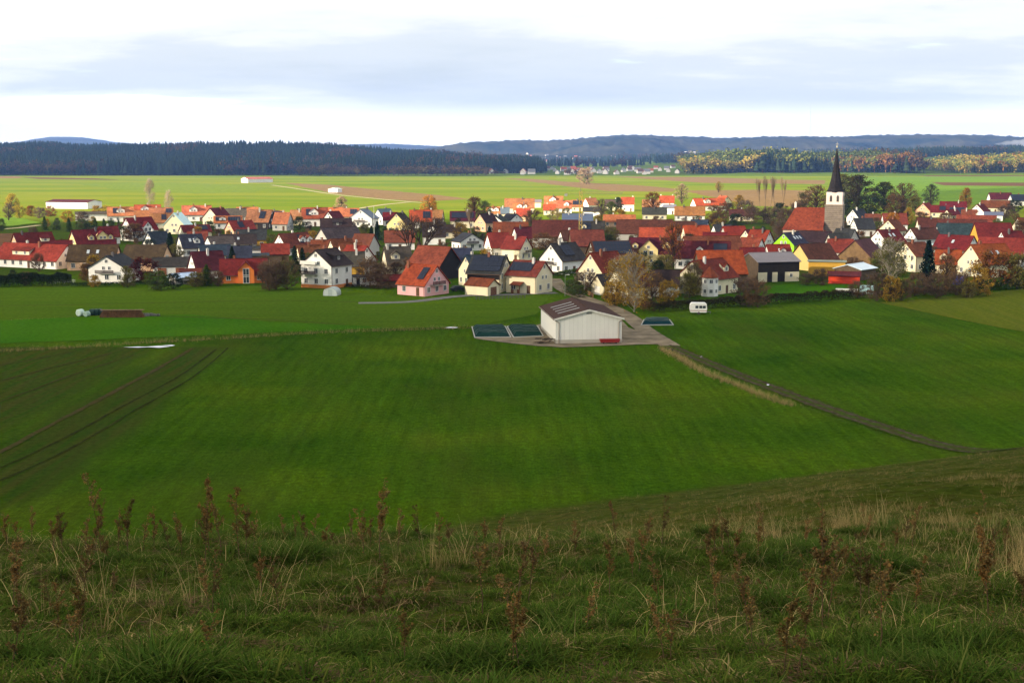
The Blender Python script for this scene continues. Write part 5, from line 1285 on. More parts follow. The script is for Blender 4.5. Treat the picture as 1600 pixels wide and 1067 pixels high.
def pole(px, ytop, hgt, label, colr, nm='street_lamp', cat='lamp', r=.07, arm=True):
    P = atz(px, ytop, hgt); root = empty(nm, (P.x, P.y, 0)); tag(root, label, cat); mb = MB(); mb.tube((0, 0, 0), (0, 0, hgt), r, r * .6, 8); mb.build('post', 'metal', root, colr)
    if arm: mb = MB(); mb.tube((0, 0, hgt), (.8, 0, hgt + .15), .05, .05, 6); mb.box((.55, -.12, hgt + .05), (1.1, .12, hgt + .2)); mb.build('lamp_head', 'metal', root, (.6, .6, .58))
    return root
pole(913, 428, 5.2, 'grey street lamp beside the small cream garage', (.35, .36, .36))
pole(883, 430, 5.2, 'grey street lamp at the crossroads hedge', (.2, .22, .2))
pole(421, 405, 7.0, 'brown wooden post between orange house and three storey house', (.16, .12, .09), 'wooden_post', 'post', .11, False)
pole(584, 322, 14, 'tall pale pole beside the dark conifers', (.55, .55, .52), 'tall_pole', 'pole', .14, False)
def crane():
    H = 22.0; P = atz(907.5, 291, H); root = empty('construction_crane', (P.x, P.y, 0), R(-8)); tag(root, 'yellow tower crane with long thin jib in the village', 'crane'); q = .55; mb = MB()
    for x in (-q, q):
        for y in (-q, q): mb.tube((x, y, 0), (x, y, H - 2), .09, .09, 4)
    for i in range(14):
        z0, z1 = i * (H - 2) / 14, (i + 1) * (H - 2) / 14; s_ = 1 if i % 2 else -1
        for y in (-q, q): mb.tube((-q * s_, y, z0), (q * s_, y, z1), .06, .06, 4)
        for x in (-q, q): mb.tube((x, -q * s_, z0), (x, q * s_, z1), .06, .06, 4)
    mb.build('mast', 'metal', root, (.50, .34, .06)); z = H - 3.0; mb = MB()
    for y in (-.4, .4): mb.tube((-6.5, y, z), (17, y, z), .06, .06, 4)
    mb.tube((-1, 0, z + .9), (17, 0, z + .5), .06, .06, 4)
    for i in range(18):
        for y in (-.4, .4): mb.tube((-1 + i, y, z), (-.5 + i, 0, z + .85), .04, .04, 4); mb.tube((-.5 + i, 0, z + .85), (i, y, z), .04, .04, 4)
    mb.build('jib', 'metal', root, (.22, .19, .12)); mb = MB(); mb.tube((0, 0, H - 2), (0, 0, H), .16, .08, 5); mb.tube((0, 0, H), (11, 0, z + .6), .035, .035, 4); mb.tube((0, 0, H), (-6, 0, z), .035, .035, 4); mb.build('tie_bars', 'metal', root, (.2, .18, .12))
    mb = MB(); mb.box((-6.5, -.5, z - 1.0), (-5.4, .5, z - .1)); mb.build('counterweight', 'plain', root, (.3, .29, .27))
crane()
def container(px, py, rz, size, colr, label, nm, cat):
    L_, W_, H_ = size; root = empty(nm, atz(px, py), rz); tag(root, label, cat); mb = MB(); mb.box((-L_ / 2, -W_ / 2, .15), (L_ / 2, W_ / 2, H_)); mb.build('box', 'metal', root, colr); mb = MB()
    for i in range(int(L_ / .4)): x = -L_ / 2 + .2 + i * .4; mb.box((x - .08, -W_ / 2 - .05, .25), (x + .08, -W_ / 2 + .01, H_ - .12))
    mb.build('ribs', 'metal', root, tuple(v * .8 for v in colr)); mb = MB(); mb.box((-L_ / 2, -W_ / 2 + .1, 0), (L_ / 2, W_ / 2 - .1, .16)); mb.build('skids', 'dark_frame', root)
container(1497, 445, -.3, (2.8, 2.2, 2.3), (.02, .06, .30), 'blue container among the bushes at right', 'container', 'container')
container(1354, 460, -.3, (3.4, 2.0, 2.2), (.42, .62, .66), 'pale turquoise site trailer behind the right hedge', 'site_trailer', 'trailer')
container(1323, 457, -.3, (5.5, 1.8, .9), (.62, .6, .55), 'white flat trailer in front of the red shed', 'flat_trailer', 'trailer')
def fence(p0, p1, hgt, nboard, colr, label, rails=False):
    A, B = atz(*p0), atz(*p1); d = B - A; ln = d.length; root = empty('garden_fence', A, math.atan2(d.y, d.x)); tag(root, label, 'fence')
    if rails:
        for z in (.45, .85): mb = MB(); mb.box((0, -.03, z), (ln, .03, z + .1)); mb.build('rail', 'plain', root, colr)
        bm_ = MB(); bm_.box((-.05, -.05, 0), (.05, .05, hgt)); me_ = bm_.mesh('post', 'plain'); nn = nboard
    else:
        for z in (.25, .8): mb = MB(); mb.box((0, .03, z), (ln, .08, z + .08)); mb.build('rail', 'boards', root, colr)
        bm_ = MB(); bm_.box((-.4 * ln / nboard, -.02, .05), (.4 * ln / nboard, .025, hgt)); me_ = bm_.mesh('slat', 'boards'); nn = nboard
    for i in range(nn): link('post' if rails else 'slat', me_, root, colr, ((i + .5) * ln / nn, 0, 0))
fence((904, 452), (927, 465.5), 1.15, 34, (.30, .16, .07), 'brown slatted garden fence along the road')
fence((76, 443.5), (118, 442.5), 1.1, 6, (.6, .6, .58), 'pale rail fence in front of the left hedge', True)
fence((742, 469.5), (822, 466.5), 1.0, 16, (.10, .10, .10), 'thin dark fence in front of the little cream garage', True)

# ------------------------------------------------------------------ far land: hills, woods, distant towns
field_mat('f_hillwood', (.008, .016, .010), (.060, .056, .030), (.0045, .0045, .0045), 0, .03)
def far_hill(name, prof, dist, dfront, dback, rough, mat, bumps=6.0, label=None):
    xs_p = np.arange(prof[0][0], prof[-1][0] + 1, 3.0); crest = np.interp(xs_p, [p[0] for p in prof], [p[1] for p in prof]); crest = np.convolve(np.pad(crest, 6, 'edge'), np.ones(13) / 13, 'valid')
    V = []; vv = np.concatenate([np.linspace(-1, 0, 40), np.linspace(.05, 1, 14)]); zc = EYE + (HOR - crest) / F * dist; X0 = (xs_p - 800) / F * dist
    for v in vv:
        y = dist + (v * dfront if v < 0 else v * dback); e = np.cos(v * math.pi / 2) ** (1.25); hh = zc * e
        hh = hh + e * (1 - abs(v)) ** .5 * 0 + rough * fbm(X0 / 420., np.full_like(X0, y) / 420., 4) * np.sin(min(1, abs(v) * 1.0) * math.pi) + bumps * np.abs(fbm(X0 / 26., np.full_like(X0, y) / 26., 3)) * min(1., (1 - abs(v)) * 4)
        V.append(np.stack([X0, np.full_like(X0, y), np.maximum(hh, -.5) - (.8 if abs(v) == 1 else 0)], -1))
    me_ = np_mesh(name, np.array(V), grid_faces(len(xs_p), len(vv)), [mat], smooth=False); o = link(name, me_); tag(o, label, None, None, 'structure'); return zc, X0
PB = [(250, 246), (430, 245), (560, 243.5), (650, 238), (700, 232), (760, 228), (830, 226), (900, 221), (960, 215), (990, 213), (1060, 217), (1150, 218), (1200, 215), (1260, 216), (1300, 217), (1350, 213), (1450, 213), (1540, 213), (1575, 217), (1620, 221), (1750, 224), (2100, 232)]
far_hill('hill', PB, 6200., 1300., 1500., 60, 'f_hillwood', 14, 'long wooded blue ridge on the horizon at right')
PC = [(-500, 232), (-100, 229), (40, 226), (60, 221), (85, 216.5), (110, 214.5), (135, 217), (170, 222), (220, 227), (300, 227), (400, 231), (470, 232), (540, 227), (600, 225.5), (680, 229), (780, 234), (1000, 238), (1200, 240)]
far_hill('hill', PC, 9600., 1500., 1500., 30, 'f_hillwood', 8, 'pale blue mountain far away at left')
def hillB(x, y):
    v = (y - 6200.) / 1300.
    z = np.interp(x / 6200. * F + 800, [p[0] for p in PB], [EYE + (HOR - p[1]) / F * 6200 for p in PB]); return z * math.cos(max(-1, v) * math.pi / 2) ** 1.25
def scatter(name, P, rot, scl, idx, sources, label=None, group=None):
    c_ = bpy.data.collections.new(name + '_sources')
    for i, me_ in enumerate(sources):
        o = bpy.data.objects.new('%s_source_%02d' % (name, i), me_); c_.objects.link(o)
    me_ = bpy.data.meshes.new(name); P = np.asarray(P, np.float32); me_.vertices.add(len(P)); me_.vertices.foreach_set('co', P.ravel())
    for nm, typ, dat, key in (('rot', 'FLOAT_VECTOR', rot, 'vector'), ('scl', 'FLOAT_VECTOR', scl, 'vector'), ('idx', 'INT', idx, 'value')):
        a = me_.attributes.new(nm, typ, 'POINT'); a.data.foreach_set(key, np.asarray(dat, np.int32 if typ == 'INT' else np.float32).ravel())
    ng = bpy.data.node_groups.new(name, 'GeometryNodeTree'); ng.interface.new_socket('Geometry', in_out='INPUT', socket_type='NodeSocketGeometry'); ng.interface.new_socket('Geometry', in_out='OUTPUT', socket_type='NodeSocketGeometry')
    nd = ng.nodes; gi = nd.new('NodeGroupInput'); go = nd.new('NodeGroupOutput'); ip = nd.new('GeometryNodeInstanceOnPoints'); ci = nd.new('GeometryNodeCollectionInfo')
    ci.inputs['Collection'].default_value = c_; ci.inputs['Separate Children'].default_value = True; ci.inputs['Reset Children'].default_value = True
    def na(nm, t): n_ = nd.new('GeometryNodeInputNamedAttribute'); n_.data_type = t; n_.inputs[0].default_value = nm; return n_.outputs[0]
    er = nd.new('FunctionNodeEulerToRotation'); L_ = ng.links
    L_.new(na('rot', 'FLOAT_VECTOR'), er.inputs[0]); L_.new(er.outputs[0], ip.inputs['Rotation']); L_.new(na('scl', 'FLOAT_VECTOR'), ip.inputs['Scale']); L_.new(na('idx', 'INT'), ip.inputs['Instance Index'])
    ip.inputs['Pick Instance'].default_value = True; L_.new(gi.outputs[0], ip.inputs['Points']); L_.new(ci.outputs[0], ip.inputs['Instance']); L_.new(ip.outputs[0], go.inputs[0])
    o = link(name, me_); mod = o.modifiers.new('scatter', 'NODES'); mod.node_group = ng; tag(o, label, None, None, 'stuff'); return o
def far_conifer(seed, colr):
    r_ = np.random.RandomState(seed); V = []; Fc = []; cl = []
    for k in range(5):
        z0 = .18 + .15 * k; z1 = z0 + .30; rad = .20 * (1 - k * .17); n_ = 7; b_ = len(V); ph = r_.rand() * 6
        for i in range(n_):
            a = ph + 6.283 * i / n_; q = rad * r_.uniform(.7, 1.2); V.append((q * math.cos(a), q * math.sin(a), z0 + r_.uniform(-.04, .04))); cl.append(np.array(colr) * r_.uniform(.6, 1.2))
        V.append((0, 0, min(1, z1 + .03 * k))); cl.append(np.array(colr) * 1.2)
        for i in range(n_): Fc.append((b_ + i, b_ + (i + 1) % n_, b_ + n_))
    b_ = len(V); V += [(.02, 0, 0), (-.01, .017, 0), (-.01, -.017, 0), (0, 0, .9)]; cl += [np.array((.06, .04, .03))] * 4; Fc += [(b_, b_ + 1, b_ + 3), (b_ + 1, b_ + 2, b_ + 3), (b_ + 2, b_, b_ + 3)]
    return np_mesh('far_conifer', V, Fc, ['leaf'], np.array(cl))
def far_broad(seed, colr, thin=1.0):
    rng = random.Random(seed); cen = []
    for k in range(9):
        c_ = Vector((rng.gauss(0, .15), rng.gauss(0, .15), rng.uniform(.42, .85)))
        for _ in range(int(13 * thin)): cen.append(tuple(c_ + Vector((rng.gauss(0, .085), rng.gauss(0, .085), rng.gauss(0, .07)))))
    for k in range(4): cen.append((rng.gauss(0, .01), rng.gauss(0, .01), .1 + .1 * k))
    me_ = card_mesh('far_broadleaf', cen, .062, rng, shade=(.6, 1.3)); a = me_.color_attributes['col']; n_ = len(a.data); c_ = np.zeros(n_ * 4, np.float32); a.data.foreach_get('color', c_); c_ = c_.reshape(-1, 4); c_[:, :3] *= np.array(colr); a.data.foreach_set('color', c_.ravel()); return me_
WOOD = [far_conifer(1, (.018, .036, .020)), far_conifer(2, (.022, .040, .020)), far_conifer(3, (.028, .044, .018)), far_broad(4, (.075, .052, .028)), far_broad(5, (.10, .075, .025)), far_broad(6, (.21, .105, .03)), far_broad(7, (.32, .24, .05)), far_broad(8, (.17, .18, .035)), far_broad(9, (.085, .11, .03))]
def wood(name, x0, x1, y0, y1, step, hg, pick, label, seed, keep=None):
    r_ = np.random.RandomState(seed); xs_, ys_ = np.meshgrid(np.arange(x0, x1, step), np.arange(y0, y1, step)); X = xs_.ravel() + r_.uniform(-.45, .45, xs_.size) * step; Y = ys_.ravel() + r_.uniform(-.45, .45, xs_.size) * step
    if keep is not None: k = keep(X, Y); X, Y = X[k], Y[k]
    n_ = len(X); h_ = hg * r_.uniform(.7, 1.2, n_) * (1 + .45 * fbm(X / 70, Y / 70, 3)); idx = pick(X, Y, r_); wd = h_ * r_.uniform(.85, 1.25, n_)
    scatter(name, np.stack([X, Y, terrain(X, Y) - .2], -1), np.stack([np.zeros(n_), np.zeros(n_), r_.uniform(0, 6.28, n_)], -1), np.stack([wd, wd, h_], -1), idx, WOOD, label)
def pick_dark(X, Y, r_):
    u = r_.rand(len(X)); nz = fbm(X / 90, Y / 90, 3); i = np.where(u < .4, 0, np.where(u < .75, 1, 2)); i = np.where((nz > .32) & (u > .35), 3, i); return np.where((nz > .55) & (u > .7), 4, i)
wood('forest', -1900, 60, 2040, 3500, 9.5, 23, pick_dark, 'dark pine forest covering the rise at left', 1, lambda X, Y: (Y > 2040 + 60 * fbm(X / 200, Y * 0, 3) + np.clip(X + 420, 0, 900) * .55) & (X > -.55 * Y))
def pick_bush(X, Y, r_): return np.where(r_.rand(len(X)) < .8, 3, 4)
wood('thicket', -330, -40, 2000, 2060, 9, 15, pick_bush, 'grey brown leafless thicket before the left forest', 2, lambda X, Y: fbm(X / 70, Y / 70, 2) > -.25)
wood('thicket', -40, 110, 2020, 2120, 12, 10, pick_bush, 'low grey thicket at the far end of the fields', 12, lambda X, Y: fbm(X / 60, Y / 60, 2) > .05)
def pick_gold(X, Y, r_):
    u = r_.rand(len(X)); t = (X - 290) / 400.; i = np.where(u < .5, 8, np.where(u < .8, 2, 7)); front = Y < 2185
    i = np.where(front & (t < .30) & (u < .8), 6, i); i = np.where((t > .62) & (t < .97) & (u < .45) & (Y < 2230), 5, i); i = np.where((t > .30) & (t < .62) & (u < .7), np.where(u < .35, 1, 2), i); i = np.where((t > .97), 3, i); return i
wood('autumn_wood', 285, 700, 2160, 2440, 8.5, 27, pick_gold, 'wood of pines and golden autumn trees behind the church', 3, lambda X, Y: (Y > 2160 + 25 * fbm(X / 60, Y * 0, 2)) & (X > 290 + (Y - 2160) * .12) & (X < 700 - (Y - 2160) * .05))
def pick_lit(X, Y, r_): u = r_.rand(len(X)); return np.where(u < .28, 6, np.where(u < .38, 5, np.where(u < .78, 7, 8)))
wood('autumn_wood', 765, 1250, 2150, 2500, 9, 20, pick_lit, 'yellow autumn wood at the far right edge', 4, lambda X, Y: Y > 2180 - (X - 765) * .05 + 25 * fbm(X / 60, Y * 0, 2))
wood('forest', -60, 2300, 3250, 3700, 11, 22, pick_dark, 'dark blue forest strip before the right ridge', 5, lambda X, Y: (fbm(X / 260, Y / 160, 3) > .02 - (X > 900) * .6))
wood('forest', -100, 1500, 4300, 4600, 15, 22, pick_dark, 'distant dark tree belt beyond the far towns', 6, lambda X, Y: fbm(X / 300, Y / 120, 3) > .05)
tree('bush', 916, 262, 19, (.36, .27, .15), 'pale round tree standing at the far end of fields', wide=1.1, cat='tree', name='tree')
# distant towns: little gabled houses, too far for parts
def tiny_house(wc, rc):
    mb = MB(); mb.prism([(-6, -4.5, 0), (-6, -4.5, 4.5), (-6, 0, 8.8), (-6, 4.5, 4.5), (-6, 4.5, 0)], (12, 0, 0), 0)
    for sg in (-1, 1): mb.prism([(-6.4, 0, 8.95), (6.4, 0, 8.95), (6.4, sg * 5.1, 4.1), (-6.4, sg * 5.1, 4.1)], (0, 0, .3), 1)
    return mb.mesh('far_house', [wc, rc])
simple('far_white', (.50, .48, .46), .9, 0, .1); simple('far_red', (.30, .085, .05), .9, 0, .1); simple('far_brown', (.13, .07, .05), .9, 0, .1); simple('far_grey', (.14, .14, .15), .9, 0, .1)
TH = [tiny_house('far_white', 'far_red'), tiny_house('far_white', 'far_brown'), tiny_house('far_white', 'far_grey')]
rng = random.Random(21)
def town(nb, x0, x1, d0, d1, zf, lab, grp):
    done = []
    while len(done) < nb:
        px = rng.uniform(x0, x1); d_ = rng.uniform(d0, d1); x = (px - 800) / F * d_
        if any((x - a) ** 2 + (d_ - b_) ** 2 < 24 ** 2 for a, b_ in done): continue
        done.append((x, d_)); o = link('far_house', rng.choice(TH), None, None, (x, d_, zf(x, d_)), rng.choice((0, 1.57)) + rng.uniform(-.3, .3)); k_ = rng.uniform(.7, 1.05); o.scale = (k_, k_, k_); tag(o, lab, 'house', grp)
town(16, 748, 832, 2150, 2500, lambda x, y: float(terrain(x, y)), 'tiny white house of the hamlet at the end of the left forest', 'hamlet at the forest end')
town(44, 838, 1062, 2120, 2800, lambda x, y: float(terrain(x, y)), 'tiny house of the far village behind the ploughed fields', 'far village behind the fields')
town(60, 815, 1090, 4960, 5350, lambda x, y: hillB(x, y) - .5, 'tiny house of the distant town at the foot of the ridge', 'distant town below the ridge')
def far_block(px0, px1, d_, z, hgt, dep, label, cat='factory', chim=0):
    x0, x1 = (px0 - 800) / F * d_, (px1 - 800) / F * d_; root = empty('factory', ((x0 + x1) / 2, d_, z)); tag(root, label, cat); hw = (x1 - x0) / 2; mb = MB(); mb.box((-hw, 0, -6), (hw, dep, hgt)); mb.build('wall', 'far_white', root); mb = MB(); mb.box((-hw - .6, -.6, hgt), (hw + .6, dep + .6, hgt + 1.2)); mb.build('roof', 'far_grey', root)
    for i in range(3): mb = MB(); mb.box((-hw + hw * .65 * i, dep * .2, hgt + 1.2), (-hw + hw * .65 * i + hw * .4, dep * .7, hgt + 4 + 2 * (i % 2))); mb.build('roof_block', 'far_white', root)
    for i in range(chim): mb = MB(); mb.tube((-hw * .6 + 30 * i, dep / 2, hgt), (-hw * .6 + 30 * i, dep / 2, hgt + 14), .8, .6, 8); mb.build('stack', 'far_white', root)
far_block(757, 797, 2620, 12, 5, 20, 'long white flat shed at the end of the left forest', 'shed')
far_block(1210, 1246, 4930, hillB(1055, 4930) + 2, 16, 40, 'white factory with stacks behind the autumn wood', 'factory', 2)
far_block(1068, 1087, 5200, hillB(700, 5200), 8, 30, 'white factory hall below the long ridge')
x_ = (1259.5 - 800) / F * 6200; zb_ = EYE + (HOR - 216) / F * 6200
root = empty('radio_mast', (x_, 6200, zb_ - 2)); tag(root, 'thin radio mast on top of the right ridge', 'mast'); mb = MB(); mb.tube((0, 0, 0), (0, 0, 165), .7, .35, 6); mb.build('shaft', 'lamp_grey', root); mb = MB(); mb.tube((0, 0, 120), (0, 0, 124), 1.6, 1.6, 8); mb.build('platform', 'lamp_grey', root)
# thin smoke drifting over the right ridge
m, n, l, b = new_mat('smoke'); MAT['smoke'] = m; n.remove(b); pv = N(n, 'ShaderNodeVolumePrincipled'); pv.inputs['Color'].default_value = (.9, .93, 1, 1); pv.inputs['Density'].default_value = .012; l.new(pv.outputs[0], n['Material Output'].inputs['Volume'])
P0 = Vector(((1545 - 800) / F * 4750, 4750, EYE + (HOR - 226) / F * 4750)); n_, k_ = 18, 10; V = []
for i in range(n_):
    t = i / (n_ - 1); c0 = P0 + Vector((t * 210, 0, 12 * math.sin(t * 3) - 14 * t)); r_ = 2 + 22 * t ** .8 * (1 + .25 * math.sin(i * 2.3)) * (1 if i < n_ - 1 else .2)
    for j in range(k_): a = 6.283 * j / k_; V.append((c0.x, c0.y + r_ * math.cos(a) * 1.4, c0.z + r_ * math.sin(a) * (.9 + .2 * math.sin(3 * a + i))))
Fq = [(i * k_ + j, i * k_ + (j + 1) % k_, (i + 1) * k_ + (j + 1) % k_, (i + 1) * k_ + j) for i in range(n_ - 1) for j in range(k_)]
me_ = bpy.data.meshes.new('smoke'); me_.from_pydata(V, [], Fq + [tuple(range(k_ - 1, -1, -1)), tuple(range((n_ - 1) * k_, n_ * k_))]); me_.materials.append(MAT['smoke']); tag(link('smoke', me_), 'thin white smoke drifting over the right ridge', None, None, 'stuff')

# ------------------------------------------------------------------ grass
def tuft_mesh(seed, n_, hgt, rad, bend, wid, cols_, lean=.3):
    r_ = np.random.RandomState(seed); V = []; C_ = []; ts = np.array([0, .4, .75, 1.0])
    for i in range(n_):
        a = r_.rand() * 6.283; rr = rad * math.sqrt(r_.rand()); b0 = np.array([rr * math.cos(a), rr * math.sin(a), -.03]); az = a + r_.normal(0, .9); h_ = hgt * r_.uniform(.45, 1.15); bd = bend * r_.uniform(.4, 1.5); d = np.array([math.cos(az), math.sin(az), 0]); sd_ = np.array([-d[1], d[0], 0]); w0 = wid * r_.uniform(.6, 1.3); c_ = np.array(cols_[r_.randint(len(cols_))]) * r_.uniform(.5, 1.65)
        for t in ts:
            ang = lean * r_.uniform(.9, 1.1) + bd * t; p = b0 + h_ * t * (d * math.sin(min(ang, 1.9)) + np.array([0, 0, 1]) * math.cos(min(ang, 1.75))); w_ = w0 * (1 - .82 * t)
            V += [p - sd_ * w_, p + sd_ * w_]; C_ += [c_ * (.9 + .2 * t)] * 2
    k = (np.arange(n_)[:, None] * 8 + np.array([0, 2, 4])[None, :]).ravel(); return np_mesh('tuft', V, np.stack([k, k + 1, k + 3, k + 2], -1), ['blade'], np.array(C_))
GREEN = [(.052, .088, .011), (.072, .116, .015), (.032, .060, .009), (.100, .118, .022)]; STRAW = [(.34, .25, .11), (.26, .18, .075), (.40, .30, .14), (.17, .13, .05)]; MIX = [(.074, .084, .018), (.13, .11, .034), (.22, .165, .070), (.050, .070, .013)]; DEAD = [(.12, .075, .040), (.09, .056, .032), (.15, .10, .052)]
TUFTS = [tuft_mesh(1, 46, .15, .13, 1.0, .0058, GREEN), tuft_mesh(2, 46, .19, .15, 1.4, .0062, GREEN), tuft_mesh(3, 40, .22, .16, 1.9, .006, GREEN + MIX, .7), tuft_mesh(4, 40, .24, .18, 2.0, .0055, MIX, .8), tuft_mesh(5, 22, .42, .12, .6, .0032, STRAW + MIX, .18), tuft_mesh(6, 12, .62, .12, .4, .0028, STRAW, .14), tuft_mesh(7, 36, .22, .18, 2.1, .0055, DEAD + MIX, 1.0), tuft_mesh(8, 50, .11, .15, 1.2, .0065, GREEN), tuft_mesh(9, 6, .34, .16, .7, .0024, STRAW + MIX, .35), tuft_mesh(10, 16, .30, .14, 1.3, .0026, STRAW + DEAD, .6), tuft_mesh(11, 60, .26, .12, 1.0, .0058, [(.042, .078, .011), (.034, .062, .010), (.070, .085, .020)], .35), tuft_mesh(12, 12, .15, .10, 1.5, .016, [(.05, .10, .014), (.07, .12, .02), (.10, .08, .03)], .5), tuft_mesh(13, 70, .20, .20, 2.2, .0055, DEAD, 1.2)]
r_ = np.random.RandomState(3)
def scatter_ground(name, X, Y, idx, sc, label, sink=.0):
    n_ = len(X); scatter(name, np.stack([X, Y, terrain(X, Y) - sink], -1), np.stack([r_.uniform(-.12, .12, n_), r_.uniform(-.12, .12, n_), r_.uniform(0, 6.28, n_)], -1), np.stack([sc, sc, sc * r_.uniform(.75, 1.25, n_)], -1), idx, TUFTS, label)
n_ = 64000; Y = np.sqrt(r_.uniform(5.0 ** 2, 30.0 ** 2, n_)); X = r_.uniform(-.5, .5, n_) * Y + r_.uniform(-.6, .6, n_)
nz = fbm(X / 1.7, Y / 1.7, 3); nz2 = fbm(X / 4.5 + 30, Y / 4.5, 2); u = r_.rand(n_); cr = sm((Y - 13) / 8.)
nz3 = fbm(X / .8 + 70, Y / .8, 2); idx = np.where(u < .28, 0, np.where(u < .54, 1, np.where(u < .78, 2, 7))); idx = np.where((nz > -.06) & (u > .30), 3, idx); idx = np.where((nz3 > .10) & (u > .3), np.where(u > .6, 6, 12), idx); idx = np.where((nz3 < -.30) & (u > .35), 10, idx)
u2 = r_.rand(n_); idx = np.where((u2 > .965) & (Y > 11), 8, idx); idx = np.where((u2 < .02) & (nz > -.1) & (Y > 15), 9, idx); idx = np.where((u2 > .1) & (u2 < .125), 11, idx); pt = sm((nz2 + .10) / .35) * sm((nz3 + .15) / .4) * sm((Y - 12) / 5.) * .8; idx = np.where((u2 > .62) & (u2 < .62 + .20 * pt), 4, idx); idx = np.where((u2 > .5) & (u2 < .5 + .10 * pt), 5, idx)
scatter_ground('meadow_grass', X, Y, idx, r_.uniform(.7, 1.3, n_) * (1 + .8 * nz), 'matted green and straw coloured hillside grass in the foreground')
n_ = 30000; Y = r_.uniform(28, 152, n_); X = r_.uniform(-.32, .47, n_) * Y; k = terrain(X, Y) > .25; X, Y = X[k], Y[k]; n_ = len(X); u = r_.rand(n_); nz = fbm(X / 6., Y / 6., 3)
idx = np.where(u < .35, 3, np.where(u < .7, 2, np.where(u < .78, 6, 0))); idx = np.where((nz > .25) & (u > .5), 4, idx)
scatter_ground('slope_grass', X, Y, idx, r_.uniform(.6, 1.25, n_), 'rough olive grass on the lower hillside')
def strip_grass(name, pts, width, nper, sc, label, pick):
    C_ = spline([atz(x, y) for x, y in pts], 8); X, Y = [], []
    for p, q in zip(C_[:-1], C_[1:]):
        m_ = int((q - p).length * nper); t = r_.rand(m_); X.append(p.x + (q.x - p.x) * t + r_.normal(0, width * .15, m_)); Y.append(p.y + (q.y - p.y) * t + r_.normal(0, width * .3, m_))
    X, Y = np.concatenate(X), np.concatenate(Y); scatter_ground(name, X, Y, r_.choice(pick, len(X)), r_.uniform(.5, 1.5, len(X)) * sc, label)
strip_grass('ditch_grass', [(-60, 552), (60, 546.5), (200, 538), (340, 530), (480, 521.5), (600, 517), (735, 513)], 2.6, 34, 1.25, 'dry brown grass along the ditch between the fields', [3, 4, 5, 6, 6])
strip_grass('ditch_grass', [(1032, 545), (1065, 562), (1100, 582), (1150, 602), (1200, 622), (1242, 634)], 3.4, 48, 1.2, 'tawny tall grass strip beside the farm track', [4, 5, 5, 6, 3])
for off_ in (-8, 0, 8):
    strip_grass('verge_grass', [(x + off_ * (y - 240) / 330, y - off_ * .55 * (y - 240) / 330) for x, y in [(1050, 544), (1090, 560), (1140, 581), (1200, 604), (1290, 638), (1380, 668), (1440, 688), (1500, 702)]], 1.3 if off_ else .5, 12 if off_ else 9, 1.1, 'ragged grass %s the muddy farm track' % {-8: 'along the far side of', 0: 'on the crown of', 8: 'along the near side of'}[off_], [1, 2, 3, 3, 0])
strip_grass('ditch_grass', [(-40, 503), (60, 499), (125, 496), (165, 496)], 1.2, 16, .8, 'thin dry grass edge left of the log pile', [3, 6, 4])

# ------------------------------------------------------------------ dry stalks on the hill
STK = []
def make_stalk(seed, thistle):
    rng = random.Random(seed); mb = MB(); cen = []; br = []
    p = Vector((0, 0, -.03)); d = Vector((rng.uniform(-.08, .08), rng.uniform(-.08, .08), 1)).normalized(); pts = [p]
    for i in range(8):
        d = (d + Vector((rng.gauss(0, .05), rng.gauss(0, .05), .05))).normalized(); p = p + d * .129; pts.append(p)
    for i in range(8): mb.tube(pts[i], pts[i + 1], .0065 * (1 - i / 10), .0065 * (1 - (i + 1) / 10), 5, cap=False)
    nb_ = rng.randint(5, 9)
    for k in range(nb_):
        t = rng.uniform(.35, .95); i = int(t * 8); q = pts[i]; a = rng.uniform(0, 6.28); ln = rng.uniform(.10, .26) * (1.15 - .5 * t); e = q + Vector((math.cos(a) * .45, math.sin(a) * .45, .9)).normalized() * ln; mb.tube(q, e, .0035, .002, 4, cap=False); br.append((q, e))
    for q, e in br + [(pts[4], pts[8]), (pts[2], pts[5])]:
        m_ = rng.randint(22, 34) if thistle else rng.randint(60, 95)
        for _ in range(m_):
            s_ = rng.uniform(.25, 1.0); cen.append(tuple(q.lerp(e, s_) + Vector((rng.gauss(0, .014), rng.gauss(0, .014), rng.gauss(0, .016)))))
        if thistle:
            for _ in range(16): cen.append(tuple(e + Vector((rng.gauss(0, .012), rng.gauss(0, .012), rng.gauss(0, .012)))))
    for _ in range(30):
        i = rng.randint(1, 5); cen.append(tuple(pts[i] + Vector((rng.gauss(0, .035), rng.gauss(0, .035), rng.gauss(0, .03)))))
    sc = 1 / pts[-1].z
    return mb.mesh('stem', 'bark'), card_mesh('seed_heads', cen, .0135, rng, 'blade', .6, (.45, 1.35), .2)
for i in range(8): STK.append(make_stalk(400 + i, i % 2 == 1))
za = lambda x, a, b_: (x / 3.2, 740 + a / 3.2, 740 + b_ / 3.2); zb = lambda x, a, b_: (500 + x / 3.2, 740 + a / 3.2, 740 + b_ / 3.2); zc_ = lambda x, a, b_: (1000 + x / 2.667, 740 + a / 2.667, 740 + b_ / 2.667)
